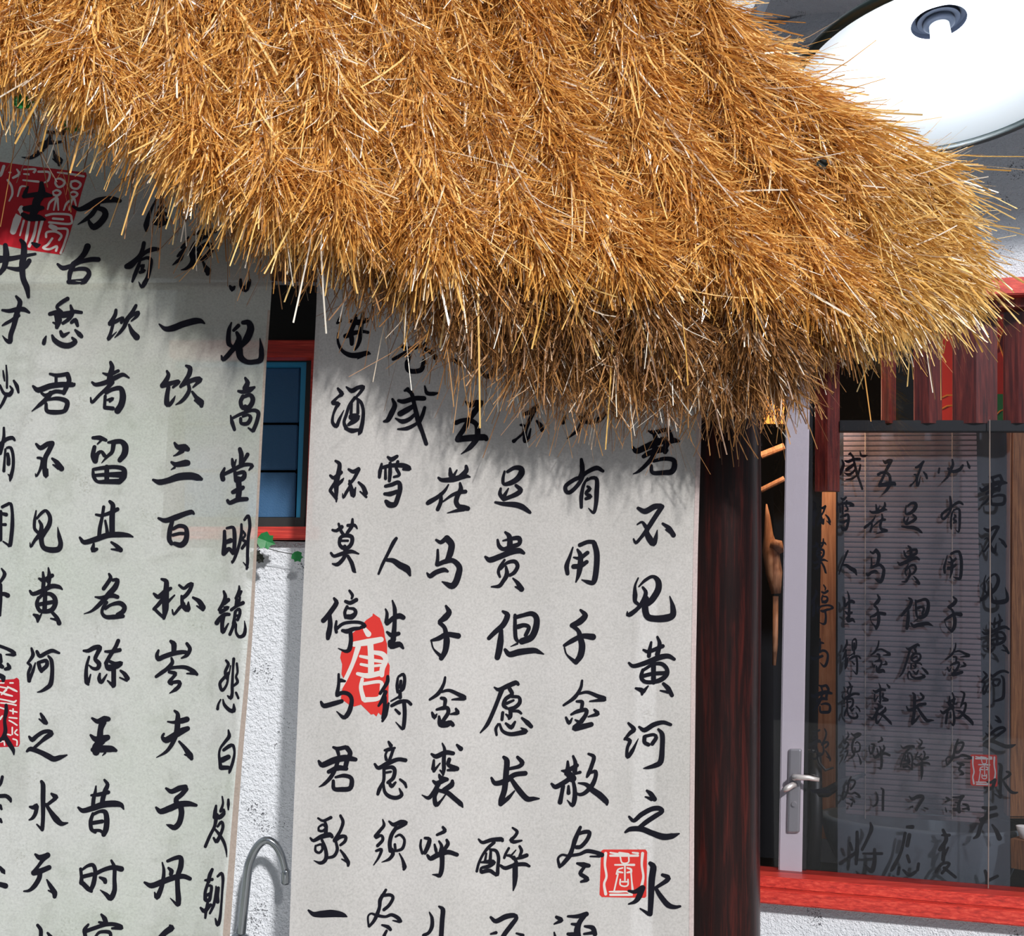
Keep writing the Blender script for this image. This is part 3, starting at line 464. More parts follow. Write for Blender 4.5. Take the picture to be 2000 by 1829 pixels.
GLYPHS_MAIN = r"""@600 600
进: 43,13,3 42,18,6 39,21,3; 64,11,3 62,20,5 57,32,6 58,42,6 58,48,5; 56,18,4 66,20,7 78,17,6; 72,6,3 72,14,5 70,25,6 69,40,5 66,50,4 62,56,2; 50,38,6 60,34,6 72,32,4 79,33,4; 40,34,2 40,45,3 45,56,4 54,62,6 65,63,7 78,60,6 82,61,2; 72,64,3 65,68,1
酒: 40,106,3 45,113,6 40,117,3 33,124,4; 34,125,5 41,126,5 38,130,4 34,140,3 33,150,4 38,155,5 42,146,4 48,134,1; 51,104,2 58,109,6 66,105,5 73,104,5 70,110,4 63,118,3; 62,118,4 55,128,4 51,140,4 48,150,4 51,158,5; 63,118,3 70,124,4 73,135,4 72,150,5 69,162,6 67,166,2; 58,126,3 57,138,4; 66,120,3 66,138,4; 58,143,8 65,143,8 61,148,7 54,153,4; 50,158,4 58,161,6 66,160,4
咸: 111,120,3 114,128,6 110,138,7 105,147,6 100,149,3; 119,122,4 126,123,6 140,119,6 152,119,6; 130,108,4 136,113,5 139,125,5 142,138,6 145,150,6 150,163,5 155,178,5; 121,139,7 130,134,7 140,128,5; 115,145,2 124,149,6 133,146,5 141,139,4; 118,159,2 130,158,5 142,152,4 148,146,4; 153,131,4 150,141,5 146,150,5; 131,107,5 127,109,3
春: 123,51,4 132,54,5 150,50,5 157,44,5; 112,68,4 122,63,5 131,58,5; 154,55,5 163,60,6 167,66,6; 133,64,5 130,74,6 133,83,6 148,82,6 152,70,5
回: 153,103,2 156,112,5 165,113,5 170,112,2
@840 700
五: 47,57,3 52,61,7 60,58,7 67,58,6; 65,60,7 58,70,7 51,80,6 44,92,6 36,104,6; 34,84,6 42,81,5 52,81,6 60,86,6 62,96,7 60,106,7 52,116,6 46,121,3 40,125,1; 36,106,7 50,104,8 70,103,8 73,105,6
为: 65,13,2 73,24,5 82,18,7 88,8,8 90,0,8 92,-12,7 80,-18,6; 30,2,5 40,8,5; 52,15,7 58,5,8 60,-10,8; 35,-12,6 55,-14,6 75,-12,6
不: 122,73,4 130,70,6 140,62,5; 138,64,5 130,80,5 124,95,5 124,108,6 128,104,4 131,92,2; 118,87,3 122,88,4 121,97,3 113,105,3 109,108,5; 139,82,3 144,88,6 146,94,5
复: 128,18,6 140,18,6 158,18,6; 128,16,4 130,0,5 145,-4,6 158,0,6 158,14,6
@1080 700
必: 78,65,3 82,75,6 83,78,3; 45,60,4 46,70,6 40,80,7 34,92,5 25,100,3 18,105,1; 35,77,5 45,83,6 60,80,7 68,72,5; 15,76,4 13,84,5
有: 37,132,4 38,140,6 38,148,6 35,155,5; 65,147,4 57,143,6 45,148,5 36,155,5 28,158,5 17,166,5 17,173,5 21,175,5 28,170,5 36,160,5 40,150,5; 45,156,2 40,165,4 37,180,5 37,194,4; 44,160,2 50,156,4 57,158,5 57,175,6 56,190,5 53,201,4 46,195,1; 45,167,3 48,170,5 43,176,4 49,180,5 43,183,4
君: 125,95,3 132,97,6 143,94,5 150,93,5; 150,94,6 153,104,7 147,114,7 146,122,6; 132,97,6 134,106,5; 104,116,3 109,121,7 123,115,8 140,108,9 155,107,8 164,108,3; 118,128,5 125,124,6 140,119,8 148,120,5; 133,116,7 130,128,6 122,138,5 112,147,4 104,151,1; 131,134,4 145,131,5 157,133,6 158,142,7 154,148,7 145,149,6 130,149,5 128,140,4
@600 860
杯: 37,27,3 42,31,5 41,42,6 38,55,7 38,68,5 38,80,2; 38,76,4 30,66,4; 30,46,3 35,49,5 44,42,5; 40,50,4 33,60,4 30,65,4; 40,58,4 45,53,4 48,49,1; 54,38,3 60,41,5 67,37,4; 67,38,5 61,50,4 55,57,4; 55,53,3 58,65,6 60,72,6 63,62,2; 56,60,4 51,68,4 47,75,3 46,69,1; 67,55,3 73,61,5 76,69,6; 69,67,2 77,74,3
雪: 105,22,3 110,25,6 117,21,4; 97,31,3 95,40,5 94,48,4; 96,36,4 110,33,5 125,33,6 133,37,6 125,38,3; 102,36,3 102,50,4; 108,30,4 108,42,5 107,53,4; 118,28,4 116,36,4 120,45,4 113,48,3; 102,60,4 110,58,5 119,55,5 121,63,6 118,75,6 114,84,6 106,85,5 102,79,3; 101,70,4 108,70,6 117,67,5; 103,80,5 108,84,7 114,84,6
莫: 33,117,3 38,118,4 45,113,5; 41,109,3 44,118,4 48,124,4; 59,103,3 58,112,5 52,121,4; 53,111,4 62,111,4 65,115,2; 43,128,5 42,135,4 46,140,5 53,140,5 58,134,5 58,126,5 50,124,5 44,126,4; 45,131,3 53,131,3; 31,147,3 35,151,4 45,148,5 57,145,5 67,148,2; 49,138,4 49,150,5 45,157,5 39,162,5 33,161,2; 53,151,4 58,160,5 61,170,5 63,172,2
人: 116,128,4 112,134,5 105,148,4 98,162,4 93,174,3; 103,156,4 112,157,6 121,163,8 130,168,9 134,176,3
@840 890
花: 26,17,3 27,25,6 30,30,6; 35,19,2 31,26,4; 47,14,4 47,20,6 38,29,6; 11,29,3 16,32,5 30,31,7 45,27,6 52,28,2; 24,38,2 19,46,4 10,54,5 0,60,6 -3,62,5; 14,50,4 14,60,5 10,70,5; 39,36,3 40,44,6 36,52,6 34,60,6 37,66,6 44,68,7 49,69,6; 17,60,2 28,52,4 38,48,5 46,47,5; 44,70,5 34,72,4 22,75,1
马: 8,110,3 14,113,5 21,108,6; 22,108,8 28,116,8 26,128,8 22,137,6; 10,123,3 10,133,4 9,142,5; 10,142,5 20,138,6 30,137,6 38,145,7 37,155,8 33,166,8 28,170,8 21,167,5 15,164,1; -4,153,2 0,157,6 8,152,6 18,149,6 23,151,3
足: 97,21,3 95,30,4 96,37,4 104,36,6 113,31,7 119,23,8 118,17,7 110,16,5 101,21,4; 92,43,3 91,50,5 95,56,5; 102,43,2 97,52,5; 112,39,4 118,45,6 113,50,6 104,54,5 96,57,5; 85,61,3 95,63,5 110,64,7 120,67,7 130,74,4 132,75,1
贵: 98,100,3 103,105,6 104,115,7 102,125,6; 88,110,3 90,118,5 96,122,5 105,119,6 116,115,5 116,108,6 108,108,5 95,111,2; 72,132,3 78,136,7 90,132,7 105,126,7 116,124,7 122,127,4; 97,136,3 91,145,4 89,152,4 91,158,3; 92,148,3 100,140,4 110,138,5 114,144,5 110,152,5 104,156,4; 99,145,3 100,155,6 95,164,5 90,170,5 80,171,2; 108,160,2 114,166,5 119,174,7; 111,171,2 118,174,5
@1080 960
用: 26,73,2 22,85,4 18,97,6 19,107,5; 35,70,5 45,66,5 53,66,5; 54,68,6 57,80,7 57,95,7 55,112,7 52,119,6 45,118,5 37,115,1; 32,76,3 36,84,6 35,100,7 33,110,5 30,118,2; 27,86,2 35,87,5 45,80,5; 27,98,6 36,97,6 44,92,5
不: 111,22,4 120,26,7 132,20,7 140,19,6; 142,20,6 134,32,6 127,43,6 122,52,6 126,62,8 131,68,7 134,60,5 136,50,1; 110,43,2 116,40,3 121,46,5; 121,52,5 114,61,4 108,67,4 105,62,2; 143,42,3 151,48,6 157,57,6; 147,50,2 154,54,4
见: 111,113,2 107,123,3 107,135,6 107,143,5 111,147,4; 112,124,2 120,116,4 130,111,4 137,117,7 137,128,8 130,140,8 124,146,7; 117,125,3 121,132,5 117,144,6 110,153,5 101,160,6 97,161,4 97,156,1; 121,140,8 120,152,8 123,163,8 133,166,8 148,165,9 156,161,8 156,150,6 152,136,1
@600 1130
停: 35,26,3 38,32,6 31,43,6 24,52,6 21,55,6; 29,47,5 30,60,6 28,72,7 27,78,5; 55,16,3 59,22,4 58,26,3; 50,30,4 56,32,5 64,28,5; 52,37,4 49,44,4 50,51,4; 54,39,3 61,40,4 63,45,5 58,50,7 52,50,6; 38,56,3 37,64,4 38,70,4; 38,66,4 47,59,4 60,57,4 70,58,4 75,62,5 70,64,4; 46,68,4 52,69,6 60,66,5 68,65,4; 56,68,5 57,80,5 55,92,6 50,95,4 40,91,1
生: 102,40,2 104,46,4 103,57,5; 104,59,5 112,52,6 120,49,7 125,51,6; 111,29,2 114,40,5 114,55,5 113,70,6 112,80,7; 104,70,3 110,74,6 119,72,5; 108,83,6 110,88,8 120,86,7 125,91,3
与: 41,125,3 41,138,4 39,150,5; 44,133,5 49,134,3; 39,152,5 46,149,5 54,151,5 58,158,5 56,170,6 52,178,6 47,181,5 38,173,1; 18,161,3 22,166,6 35,163,6 45,160,5
得: 105,128,4 104,136,5 95,150,4; 102,148,5 98,158,5 93,166,3; 101,155,5 101,168,5 99,182,5; 106,163,3 102,178,5 98,186,3; 118,130,3 117,140,4 118,148,4; 119,128,3 125,125,4 127,132,4 125,143,5 121,147,4; 122,134,4 121,142,4; 121,148,4 121,155,5; 109,160,2 120,154,3; 110,166,4 120,161,5 130,160,4 135,164,4; 126,160,5 127,175,5 126,190,5 124,196,4 115,187,1; 115,171,3 120,176,4
@820 1160
千: 34,16,3 38,24,7 33,31,8 26,36,5; 26,38,5 32,44,5 34,52,6 35,62,8 33,75,7 28,84,6; 28,82,5 18,72,2 15,62,2; 15,61,3 25,58,6 35,53,6 50,55,7
但: 108,23,3 114,28,7 109,40,7 98,50,6 90,58,5; 106,48,5 105,62,8 103,75,8 101,83,7; 124,28,4 124,45,5 125,58,5 128,62,4; 124,31,5 135,28,5 146,26,6 152,32,7 151,45,8 145,57,8 133,62,8; 128,43,6 136,41,5 142,44,5 138,54,5; 127,65,3 118,69,1; 111,73,4 117,79,7 130,76,8 148,74,7 155,76,5 162,79,1
金: 33,109,3 31,118,4 24,130,5 13,138,3; 28,128,3 38,126,4 50,131,5 58,136,6 42,138,2; 28,136,4 33,138,5 32,148,4; 22,151,3 30,149,5 36,149,5 37,155,5 32,163,5 29,168,5; 47,150,3 49,155,6 40,157,2; 16,155,3 19,161,6 22,157,2; 25,160,3 27,170,7 35,170,8 40,168,6 43,171,5
愿: 97,122,2 103,125,5 115,120,6 125,116,6 128,118,4; 107,125,6 102,138,5 96,153,5 88,170,5 79,181,2; 117,124,5 120,131,5 112,137,5 109,145,5 113,149,4; 120,134,4 129,135,4 130,142,5 124,148,5 116,150,4; 113,143,4 122,139,3; 118,150,5 118,160,5 116,163,3; 112,157,2 117,161,5; 108,155,4 107,164,4; 120,153,3 128,153,4 132,156,3; 102,170,3 99,176,4 100,184,3; 104,170,3 108,179,4 118,183,5 132,181,6 138,179,6 132,175,2; 112,169,3 119,174,6 124,167,3; 133,162,3 140,168,6 145,173,5
@1080 1180
千: 36,8,3 42,15,7 35,23,8 25,28,6; 26,29,5 33,35,5 36,45,7 38,55,8 36,67,8 30,76,6; 28,75,5 18,66,2 15,57,2; 15,54,4 25,48,6 38,42,6 52,43,8
金: 38,100,3 36,110,4 28,122,5 14,132,3; 34,117,3 45,115,4 58,120,5 67,124,6 48,127,2; 31,127,3 38,128,5 37,138,4; 24,144,3 32,140,5 43,138,5 43,144,5 37,153,6; 54,138,3 58,143,6 46,147,2; 17,148,3 21,155,5 25,149,2; 29,151,2 34,155,5 28,162,7 38,160,7 50,157,6
黄: 128,50,3 126,60,5 125,68,5; 136,43,3 139,52,5 136,66,6; 118,60,3 125,62,5 143,55,5; 99,77,3 105,81,5 120,77,6 138,70,7 150,68,6 158,72,4; 117,86,4 115,95,5 119,101,5 128,102,5 140,99,6 148,92,6 148,84,5 141,78,5 130,79,4 118,86,4; 131,75,6 131,102,6; 117,94,5 130,91,5 146,90,5; 108,110,3 116,113,7 116,118,3; 124,107,2 118,114,5; 144,104,4 150,110,6 155,119,5; 140,113,2 150,115,4
@1070 1380
河: 105,22,3 112,30,6 107,35,5 100,43,3; 101,42,4 107,45,5 104,53,4 103,60,4 104,66,5 110,58,5 118,42,1; 119,27,3 126,31,6 138,24,6 150,21,5 160,24,4; 126,40,5 126,47,5 131,50,5; 127,39,4 138,37,4 141,41,5 136,49,5; 144,30,3 149,37,6 149,55,6 147,72,7 140,77,6 130,80,4 124,81,1
之: 129,110,3 134,114,6 139,121,6; 127,118,2 135,121,5; 106,144,3 112,149,5 122,141,6 135,134,6 145,133,6 149,137,5 140,143,6 128,151,6 118,159,5; 101,164,3 108,160,6 122,160,7 135,165,7 150,170,8 162,169,7 171,166,2
散: 26,72,3 26,80,5 24,88,5; 33,65,3 36,74,5 35,85,6; 18,84,2 25,84,6 38,77,5; 27,88,8 32,94,10; 35,88,3 42,86,4; 5,101,3 10,105,6 20,100,6 32,92,6; 20,104,5 18,115,5 16,125,6; 33,97,4 35,108,5 35,120,6 32,129,5 25,122,1; 27,104,3 27,113,5; 53,62,3 60,66,5 57,78,5 53,88,5 51,92,3; 55,87,3 62,85,5 62,93,5 57,104,6 48,113,5 41,115,4 36,112,2; 40,100,2 50,102,5 58,109,7 68,116,8 76,124,7 77,128,3
@1060 1600
尽: 49,11,4 46,18,5 42,28,6 39,38,5 35,48,6 27,58,5 22,63,3; 45,20,4 55,17,5 61,18,5 58,27,5 50,36,5 44,37,5; 22,62,4 20,52,3 25,47,3 32,48,3; 35,48,4 48,46,4 58,42,5 70,44,5 77,47,6; 62,49,2 74,49,3; 45,58,3 53,60,7 60,61,5; 54,63,4 49,71,5 54,75,5 58,79,6 50,82,3
还: 18,128,4 24,132,6 15,137,2; 33,127,3 45,127,5 57,124,6; 55,125,6 48,135,6 45,145,8 46,155,8; 38,137,3 46,138,5; 55,140,3 65,142,6 68,150,6; 54,150,3 68,148,5; 15,148,2 17,156,4; 33,150,4 45,152,9
水: 140,58,5 144,63,8 142,80,8 141,105,7 140,124,6; 138,124,5 127,117,2; 112,94,3 120,95,5 130,90,7; 130,90,7 125,102,7 120,108,5 112,111,2; 156,73,4 163,76,6 162,80,6 147,90,4; 147,90,4 153,100,6 163,112,7 172,115,5 179,114,3
@600 1400
君: 34,40,3 40,42,5 50,40,5; 52,41,6 56,48,6 52,57,6 50,65,6; 39,42,5 41,50,4; 15,58,3 20,63,7 35,57,8 50,54,8 63,56,5; 28,72,5 40,67,7 51,68,5; 40,58,5 36,70,5 30,80,5 22,88,4 15,92,1; 37,79,3 48,77,5 57,80,5 58,88,6 55,94,6 45,95,6 35,94,5 34,84,4
意: 106,33,3 109,38,5; 101,44,3 106,43,5 114,41,3; 105,43,3 102,50,3 103,56,4; 112,43,4 109,52,4 107,57,4; 88,62,3 93,67,5 105,61,6 118,56,5 128,57,5; 100,68,4 100,80,4 99,86,4; 101,68,3 110,66,5 114,70,5 112,80,5 105,86,4; 103,73,3 109,72,3; 98,87,4 94,95,5 92,101,4; 99,86,3 101,98,4 107,104,5 116,106,5 123,102,5 120,94,2; 107,86,4 110,91,5 115,86,3; 121,82,3 127,87,4 129,92,3
@810 1400
裘: 36,35,2 39,43,4 38,55,5 38,68,5 37,76,3; 33,70,2 37,74,4; 22,49,3 28,52,6 40,47,6 50,48,5; 25,57,3 24,68,5; 25,71,4 33,61,2; 45,56,5 44,63,5 55,68,6; 43,70,3 52,69,5; 55,37,3 60,42,6; 32,76,3 34,80,6 42,82,5; 24,84,3 29,87,6 40,82,6; 31,88,6 25,98,5 18,106,5 9,102,1; 30,95,5 26,105,5 28,115,6 34,110,3 40,102,2; 49,84,4 48,89,7 38,96,6; 30,96,4 42,99,6 52,107,6 60,114,6 63,119,1
长: 116,53,4 120,58,7 119,75,7 117,95,7 113,108,7 112,114,6; 113,113,6 122,106,5 130,97,2; 134,53,4 140,60,6 136,65,5 124,68,4; 100,80,3 105,87,6 118,84,7 130,76,6 144,74,6; 126,82,5 135,95,7 146,107,7 155,107,5 162,107,2
@800 1600 1.25
醉: 108,32,3 114,37,5 128,33,6 143,32,7 145,34,5; 132,37,5 122,46,5 114,57,4 108,70,4 105,82,4; 126,48,4 135,50,5 139,60,5 138,75,5 137,87,6 133,86,5 125,81,6 113,83,6; 120,54,3 118,66,4; 127,50,4 126,65,5; 112,68,3 125,67,7 132,68,6 124,74,6 112,77,4 112,83,5; 161,14,3 168,20,5 164,28,5 158,33,5 163,36,6 175,34,3; 155,46,4 150,55,4 148,61,4; 151,57,3 158,58,5 162,63,3; 166,49,2 160,56,3; 172,43,4 175,50,5 172,58,4; 165,63,3 175,60,6 183,57,6; 163,60,5 167,68,5; 142,73,4 150,77,6 165,72,6 180,71,6 187,74,4; 165,72,8 165,90,8 164,102,6 162,112,2
呼: 18,33,3 17,43,4 20,54,4; 24,30,4 31,32,6 29,42,7 24,53,6; 52,13,4 55,19,6 43,25,4; 39,40,3 41,48,5 42,53,4; 46,35,3 50,42,5 49,50,6; 58,33,4 60,39,6 55,47,6; 28,57,4 33,62,7 45,56,8 60,52,7 74,56,6; 50,50,8 51,65,7 50,80,7 47,89,6 43,88,5 35,87,1
儿: 31,146,2 35,155,5 35,168,6 30,178,5 22,182,5; 46,137,3 52,142,7 51,158,7 50,175,7 49,190,7
不: 127,154,4 135,160,7 150,153,8 163,151,7 167,155,6 160,165,7 150,178,7 145,186,7; 127,180,3 135,178,5; 167,179,3 177,182,5
@590 1600 1.25
歌: 25,-1,3 33,3,4 45,-2,5; 35,3,4 38,10,4; 26,13,3 26,18,4 32,19,4 37,14,4 33,9,4 27,12,3; 38,12,5 37,22,6; 13,30,3 18,34,5 30,28,7 43,25,8 47,28,5; 21,42,3 21,50,4 27,53,4 32,47,4 30,40,4 22,42,3; 31,33,4 36,45,5 38,58,6 35,66,6 28,69,5 18,65,1; 60,-5,4 64,5,5 60,18,5 54,28,5 51,33,6; 51,34,6 60,28,6 68,28,5 67,35,5 60,41,4; 53,36,4 55,48,5 50,58,5 40,61,4; 60,49,3 66,57,5 72,68,6 72,73,4; 62,63,2 70,67,4
须: 126,1,2 128,10,5 122,18,5 115,27,6; 116,29,5 124,26,4 126,33,5 118,42,5; 116,50,4 124,48,5 120,60,4 112,72,2; 136,4,3 143,9,6 155,5,7 163,6,5 158,10,5 148,15,5; 147,14,6 140,25,6 137,38,6 138,50,6; 146,28,3 153,25,4 160,33,4 157,46,5 148,50,4; 145,40,4 146,50,4; 140,48,6 142,55,6 136,63,5 124,68,1; 152,54,2 157,64,4 160,75,7 159,79,4
尽: 131,111,4 127,118,5 122,127,6 121,138,5 117,150,6 112,160,5 105,168,4; 125,120,5 138,119,5 142,124,5 136,135,5 128,142,5; 104,168,3 103,153,3 108,148,3 114,150,4; 117,151,5 130,153,4 140,150,5 150,155,6 154,160,5; 142,159,2 152,161,4; 125,166,3 134,169,6 138,173,5; 132,175,4 128,183,5
一: 10,143,3 18,149,7 30,149,10 45,148,11 58,149,9 66,151,6 70,153,2"""
GLYPHS_INNER = r"""@1600 1560 2
天: 160,9,3 166,10,4 172,9,4; 166,10,3 163,18,4 158,26,4 155,36,4 151,39,2; 158,21,4 166,18,4 173,16,4; 169,26,2 173,32,4 176,39,5
上: 162,71,3 164,78,4 164,90,3; 166,80,3 174,76,3
将: 37,33,3 37,50,4 36,64,3; 30,44,3 32,50,3; 29,58,4 36,53,3; 50,24,2 51,30,4 47,40,3 42,50,3; 43,54,2 61,54,3; 54,50,3 54,62,4 51,71,5 45,66,2
愿: 86,28,3 91,28,4; 84,34,3 80,52,3 72,68,4 70,71,2; 88,36,4 86,46,4; 86,56,3 88,62,3; 78,68,3 77,74,3; 82,70,2 88,75,4 94,72,3; 97,64,3 96,70,3
复: 121,31,3 124,40,4 118,50,4; 120,36,2 127,36,3; 122,44,3 121,60,4; 126,48,2 122,56,3; 114,72,3 120,64,3 127,64,3 120,73,3; 122,68,3 133,77,3"""
SEALS = r"""L 0 250 1.5
P -25,40 0,44 35,49 112,58 113,62 106,85 100,108 90,140 82,162 78,165 30,158 0,152 -30,147
S 75,58,2 92,60,3 109,63,3; 72,67,2 78,66,3 84,70,3 82,75,3 76,77,3 72,72,3 73,67,2; 93,70,3 99,69,3 105,73,3 101,79,3 94,78,3 92,73,3 94,70,2; 69,83,2 74,81,3 79,84,3 75,88,3 70,87,3 69,83,2; 91,85,2 96,83,3 101,86,3 97,90,3 92,89,3 91,85,2; 74,90,3 65,97,3 62,106,2; 73,93,3 70,107,2; 75,92,3 76,107,2; 96,92,3 87,98,3 83,107,2; 94,93,3 90,107,2; 97,93,3 99,101,2; 60,114,3 70,112,3 90,113,3 93,118,3 91,125,3 64,123,3; 69,118,3 82,119,3; 66,128,6 72,131,7; 76,131,3 88,133,3 84,150,3 79,163,3; 60,142,3 61,136,3 72,135,3 80,140,3 77,146,3; 68,144,3 62,152,3 56,156,3 64,158,3 74,154,3 73,160,3; 31,54,2 46,54,3 41,60,3 31,60,2; 50,57,3 64,58,3 63,68,3 58,71,2; 30,68,2 50,70,3; 22,54,2 25,60,4 17,65,3; 12,58,2 14,58,2; 33,76,2 27,77,3 23,89,2; 10,68,3 15,76,3 16,86,3 12,95,2; 5,50,4 0,62,4 -5,50,3; 28,104,6 22,120,10 17,135,8; 31,121,3 26,140,2; 38,122,3 35,140,4 32,155,2; 48,121,3 44,140,4 38,154,4; 55,121,4 50,140,3 48,150,3
L 0 1270 1.5
P -14,40 18,38 22,36 25,39 26,60 25,95 26,122 24,126 -14,127
S -4,43,2 5,43,2; 13,43,2 17,43,2; 0,48,2 10,50,2; 0,55,2 8,58,3 16,60,2; 10,48,2 18,52,3 22,54,2; 8,52,3 2,58,2; 0,64,2 10,66,2 18,68,3 21,66,2; 1,69,2 12,70,2 21,72,2; 0,75,2 6,77,2; 13,79,2 22,81,2; 17,77,2 17,83,2; 12,88,2 22,89,2; 12,92,2 16,94,2 22,98,2; 0,90,3 3,86,2; 16,101,2 16,110,2; 22,104,2 19,108,2 23,111,2; 10,110,2 14,111,2; 17,116,2 22,118,2 22,124,2; 1,120,2 5,119,2 6,124,2
M 600 1180 1.312
P 97,18 98,14 102,17 108,21 111,28 114,37 116,50 119,60 119,72 118,82 123,92 122,108 121,130 121,155 115,158 110,166 106,162 103,168 99,164 95,165 86,156 80,150 70,153 62,150 50,141 52,128 56,115 51,105 52,90 49,80 51,71 64,66 66,45 80,33 88,24
S 86,38,6 91,45,9; 70,60,8 90,57,10 110,53,8; 76,64,8 68,88,6 58,110,6 50,124,6; 94,60,9 95,80,9 95,104,9; 98,72,6 112,75,8 117,83,8 112,96,8 111,106,7; 79,78,4 95,81,6; 98,84,5 112,86,5; 80,90,4 95,93,5; 95,93,4 112,91,4; 75,104,5 90,107,8 110,103,8; 82,112,5 80,125,6 84,142,7; 84,119,5 108,116,5 111,124,6 107,140,6 86,143,8
M 1060 1600 1.5
P 76,42 79,40 134,40 136,43 135,101 133,103 77,102 74,99
S 82,45,4 81,60,3 83,75,3 80,85,3 82,98,4; 88,44,2 98,46,3; 100,45,4 111,47,5; 88,48,3 124,48,3; 117,44,2 124,45,3; 130,45,4 129,60,3 131,75,3 129,87,4; 101,50,2 103,57,2 108,58,2 112,56,2 112,50,2; 94,60,2 119,60,3; 107,58,2 107,80,2; 96,72,2 98,66,2 104,64,2; 110,64,2 115,66,3 115,72,2; 98,69,3 104,70,2; 110,70,2 115,69,3; 98,72,2 95,85,2 93,94,2; 115,70,2 116,82,2 117,92,3; 101,79,2 101,86,2 107,88,2 111,86,2 111,79,2; 103,82,2 110,82,2; 87,95,2 98,95,3 110,95,2 116,99,3; 88,99,3 114,99,3
M 1080 700 1.5
P 88,-20 87,20 90,45 94,58 150,58 157,56 156,-20
S 96,25,2 97,40,3 95,54,2; 92,26,2 100,25,2; 105,28,3 108,55,3; 118,25,5 122,52,2; 126,28,3 127,54,3; 133,28,3 133,53,3; 126,42,2 133,42,2; 140,25,2 142,38,3 150,48,2; 146,30,2 142,45,2; 100,5,3 120,8,3; 105,15,3 140,12,3"""

def spline(pts, step):
    "Catmull-Rom through (x, y, w); evenly spaced samples"
    p = np.array(pts, float)
    if len(p) == 1: p = np.vstack([p, p + [0.1, 0, 0]])
    P0 = np.vstack([2*p[0] - p[1], p, 2*p[-1] - p[-2]]); out = []
    for i in range(1, len(P0) - 2):
        a, b, c, d = P0[i-1], P0[i], P0[i+1], P0[i+2]
        L = np.hypot(*(c - b)[:2]); n = max(2, int(L / step))
        for k in range(n):
            u = k / n
            q = 0.5*((2*b) + (c - a)*u + (2*a - 5*b + 4*c - d)*u*u + (-a + 3*b - 3*c + d)*u**3)
            q[2] = b[2]*(1-u) + c[2]*u
            out.append(q)
    out.append(p[-1]); return np.array(out)
def stroke_geo(pts, step, verts, faces, wmul=1.0):
    q = spline(pts, step); n = len(q)
    d = np.gradient(q[:, :2], axis=0); l = np.hypot(d[:, 0], d[:, 1]) + 1e-9; d /= l[:, None]
    nn = np.stack([-d[:, 1], d[:, 0]], 1); h = q[:, 2] * 0.5 * wmul
    base = len(verts)
    for i in range(n):
        verts.append(q[i, :2] + nn[i]*h[i]); verts.append(q[i, :2] - nn[i]*h[i])
    for i in range(n - 1):
        a = base + 2*i; faces.append((a, a+1, a+3, a+2))
    for i, sg in ((0, -1), (n-1, 1)):                       # rounded brush ends
        if q[i, 2] < 1.6: continue
        c0 = len(verts); r = h[i]; ang = math.atan2(d[i, 1], d[i, 0]) + (PI if sg < 0 else 0)
        m = 6
        for k in range(m + 1):
            a = ang - PI/2 + PI*k/m
            verts.append(q[i, :2] + r*np.array([math.cos(a), math.sin(a)])*np.array([1.0, 1.0]))
        faces.append(tuple(range(c0, c0 + m + 1)))
def parse(txt):
    out = []; ox = oy = 0; sc = 1.5
    for ln in txt.strip().splitlines():
        ln = ln.strip()
        if not ln: continue
        if ln[0] == '@':
            v = ln[1:].split(); ox, oy = float(v[0]), float(v[1]); sc = float(v[2]) if len(v) > 2 else 1.5
            continue
        ch, rest = ln.split(':', 1); strokes = []
        for s in rest.split(';'):
            pp = [tuple(float(c) for c in q.split(',')) for q in s.split()]
            if pp: strokes.append([(ox + a*sc, oy + b*sc, c*sc) for a, b, c in pp])
        out.append((ch, strokes))
    return out
def ink_mesh(name, strokes, surf, off, origin, m, parent, wmul=1.08, step=2.6, name2=None):
    verts, faces = [], []
    for s in strokes: stroke_geo(s, step, verts, faces, wmul)
    vs = [surf(x, y, off) - origin for x, y in verts]
    me = bpy.data.meshes.new(name); me.from_pydata([tuple(v) for v in vs], [], faces); me.update()
    return link(name, me, m, parent)
def poly_mesh(name, pts, surf, off, origin, m, parent):
    "filled outline, cut into a grid so that it follows the cloth"
    bm = bmesh.new(); vs = [bm.verts.new((x, y, 0)) for x, y in pts]; f = bm.faces.new(vs)
    bmesh.ops.triangulate(bm, faces=[f])
    x0 = min(p[0] for p in pts); x1 = max(p[0] for p in pts); y0 = min(p[1] for p in pts); y1 = max(p[1] for p in pts)
    for x in np.arange(x0 + 20, x1, 25): bmesh.ops.bisect_plane(bm, geom=bm.verts[:] + bm.edges[:] + bm.faces[:], plane_co=(x, 0, 0), plane_no=(1, 0, 0))
    for y in np.arange(y0 + 20, y1, 25): bmesh.ops.bisect_plane(bm, geom=bm.verts[:] + bm.edges[:] + bm.faces[:], plane_co=(0, y, 0), plane_no=(0, 1, 0))
    for v in bm.verts: v.co = surf(v.co.x, v.co.y, off) - origin
    me = bpy.data.meshes.new(name); bm.to_mesh(me); bm.free()
    return link(name, me, m, parent)
def parse_seals():
    out = []; lines = SEALS.strip().splitlines()
    for i in range(0, len(lines), 3):
        h = lines[i].split(); ox, oy, sc = map(float, h[1:4])
        poly = [tuple(float(c) for c in q.split(',')) for q in lines[i+1][2:].split()]
        st = [[tuple(float(c) for c in q.split(',')) for q in s.split()] for s in lines[i+2][2:].split(';') if s.strip()]
        out.append((h[0], [(ox + a*sc, oy + b*sc) for a, b in poly], [[(ox+a*sc, oy+b*sc, c*sc) for a, b, c in s] for s in st]))
    return out

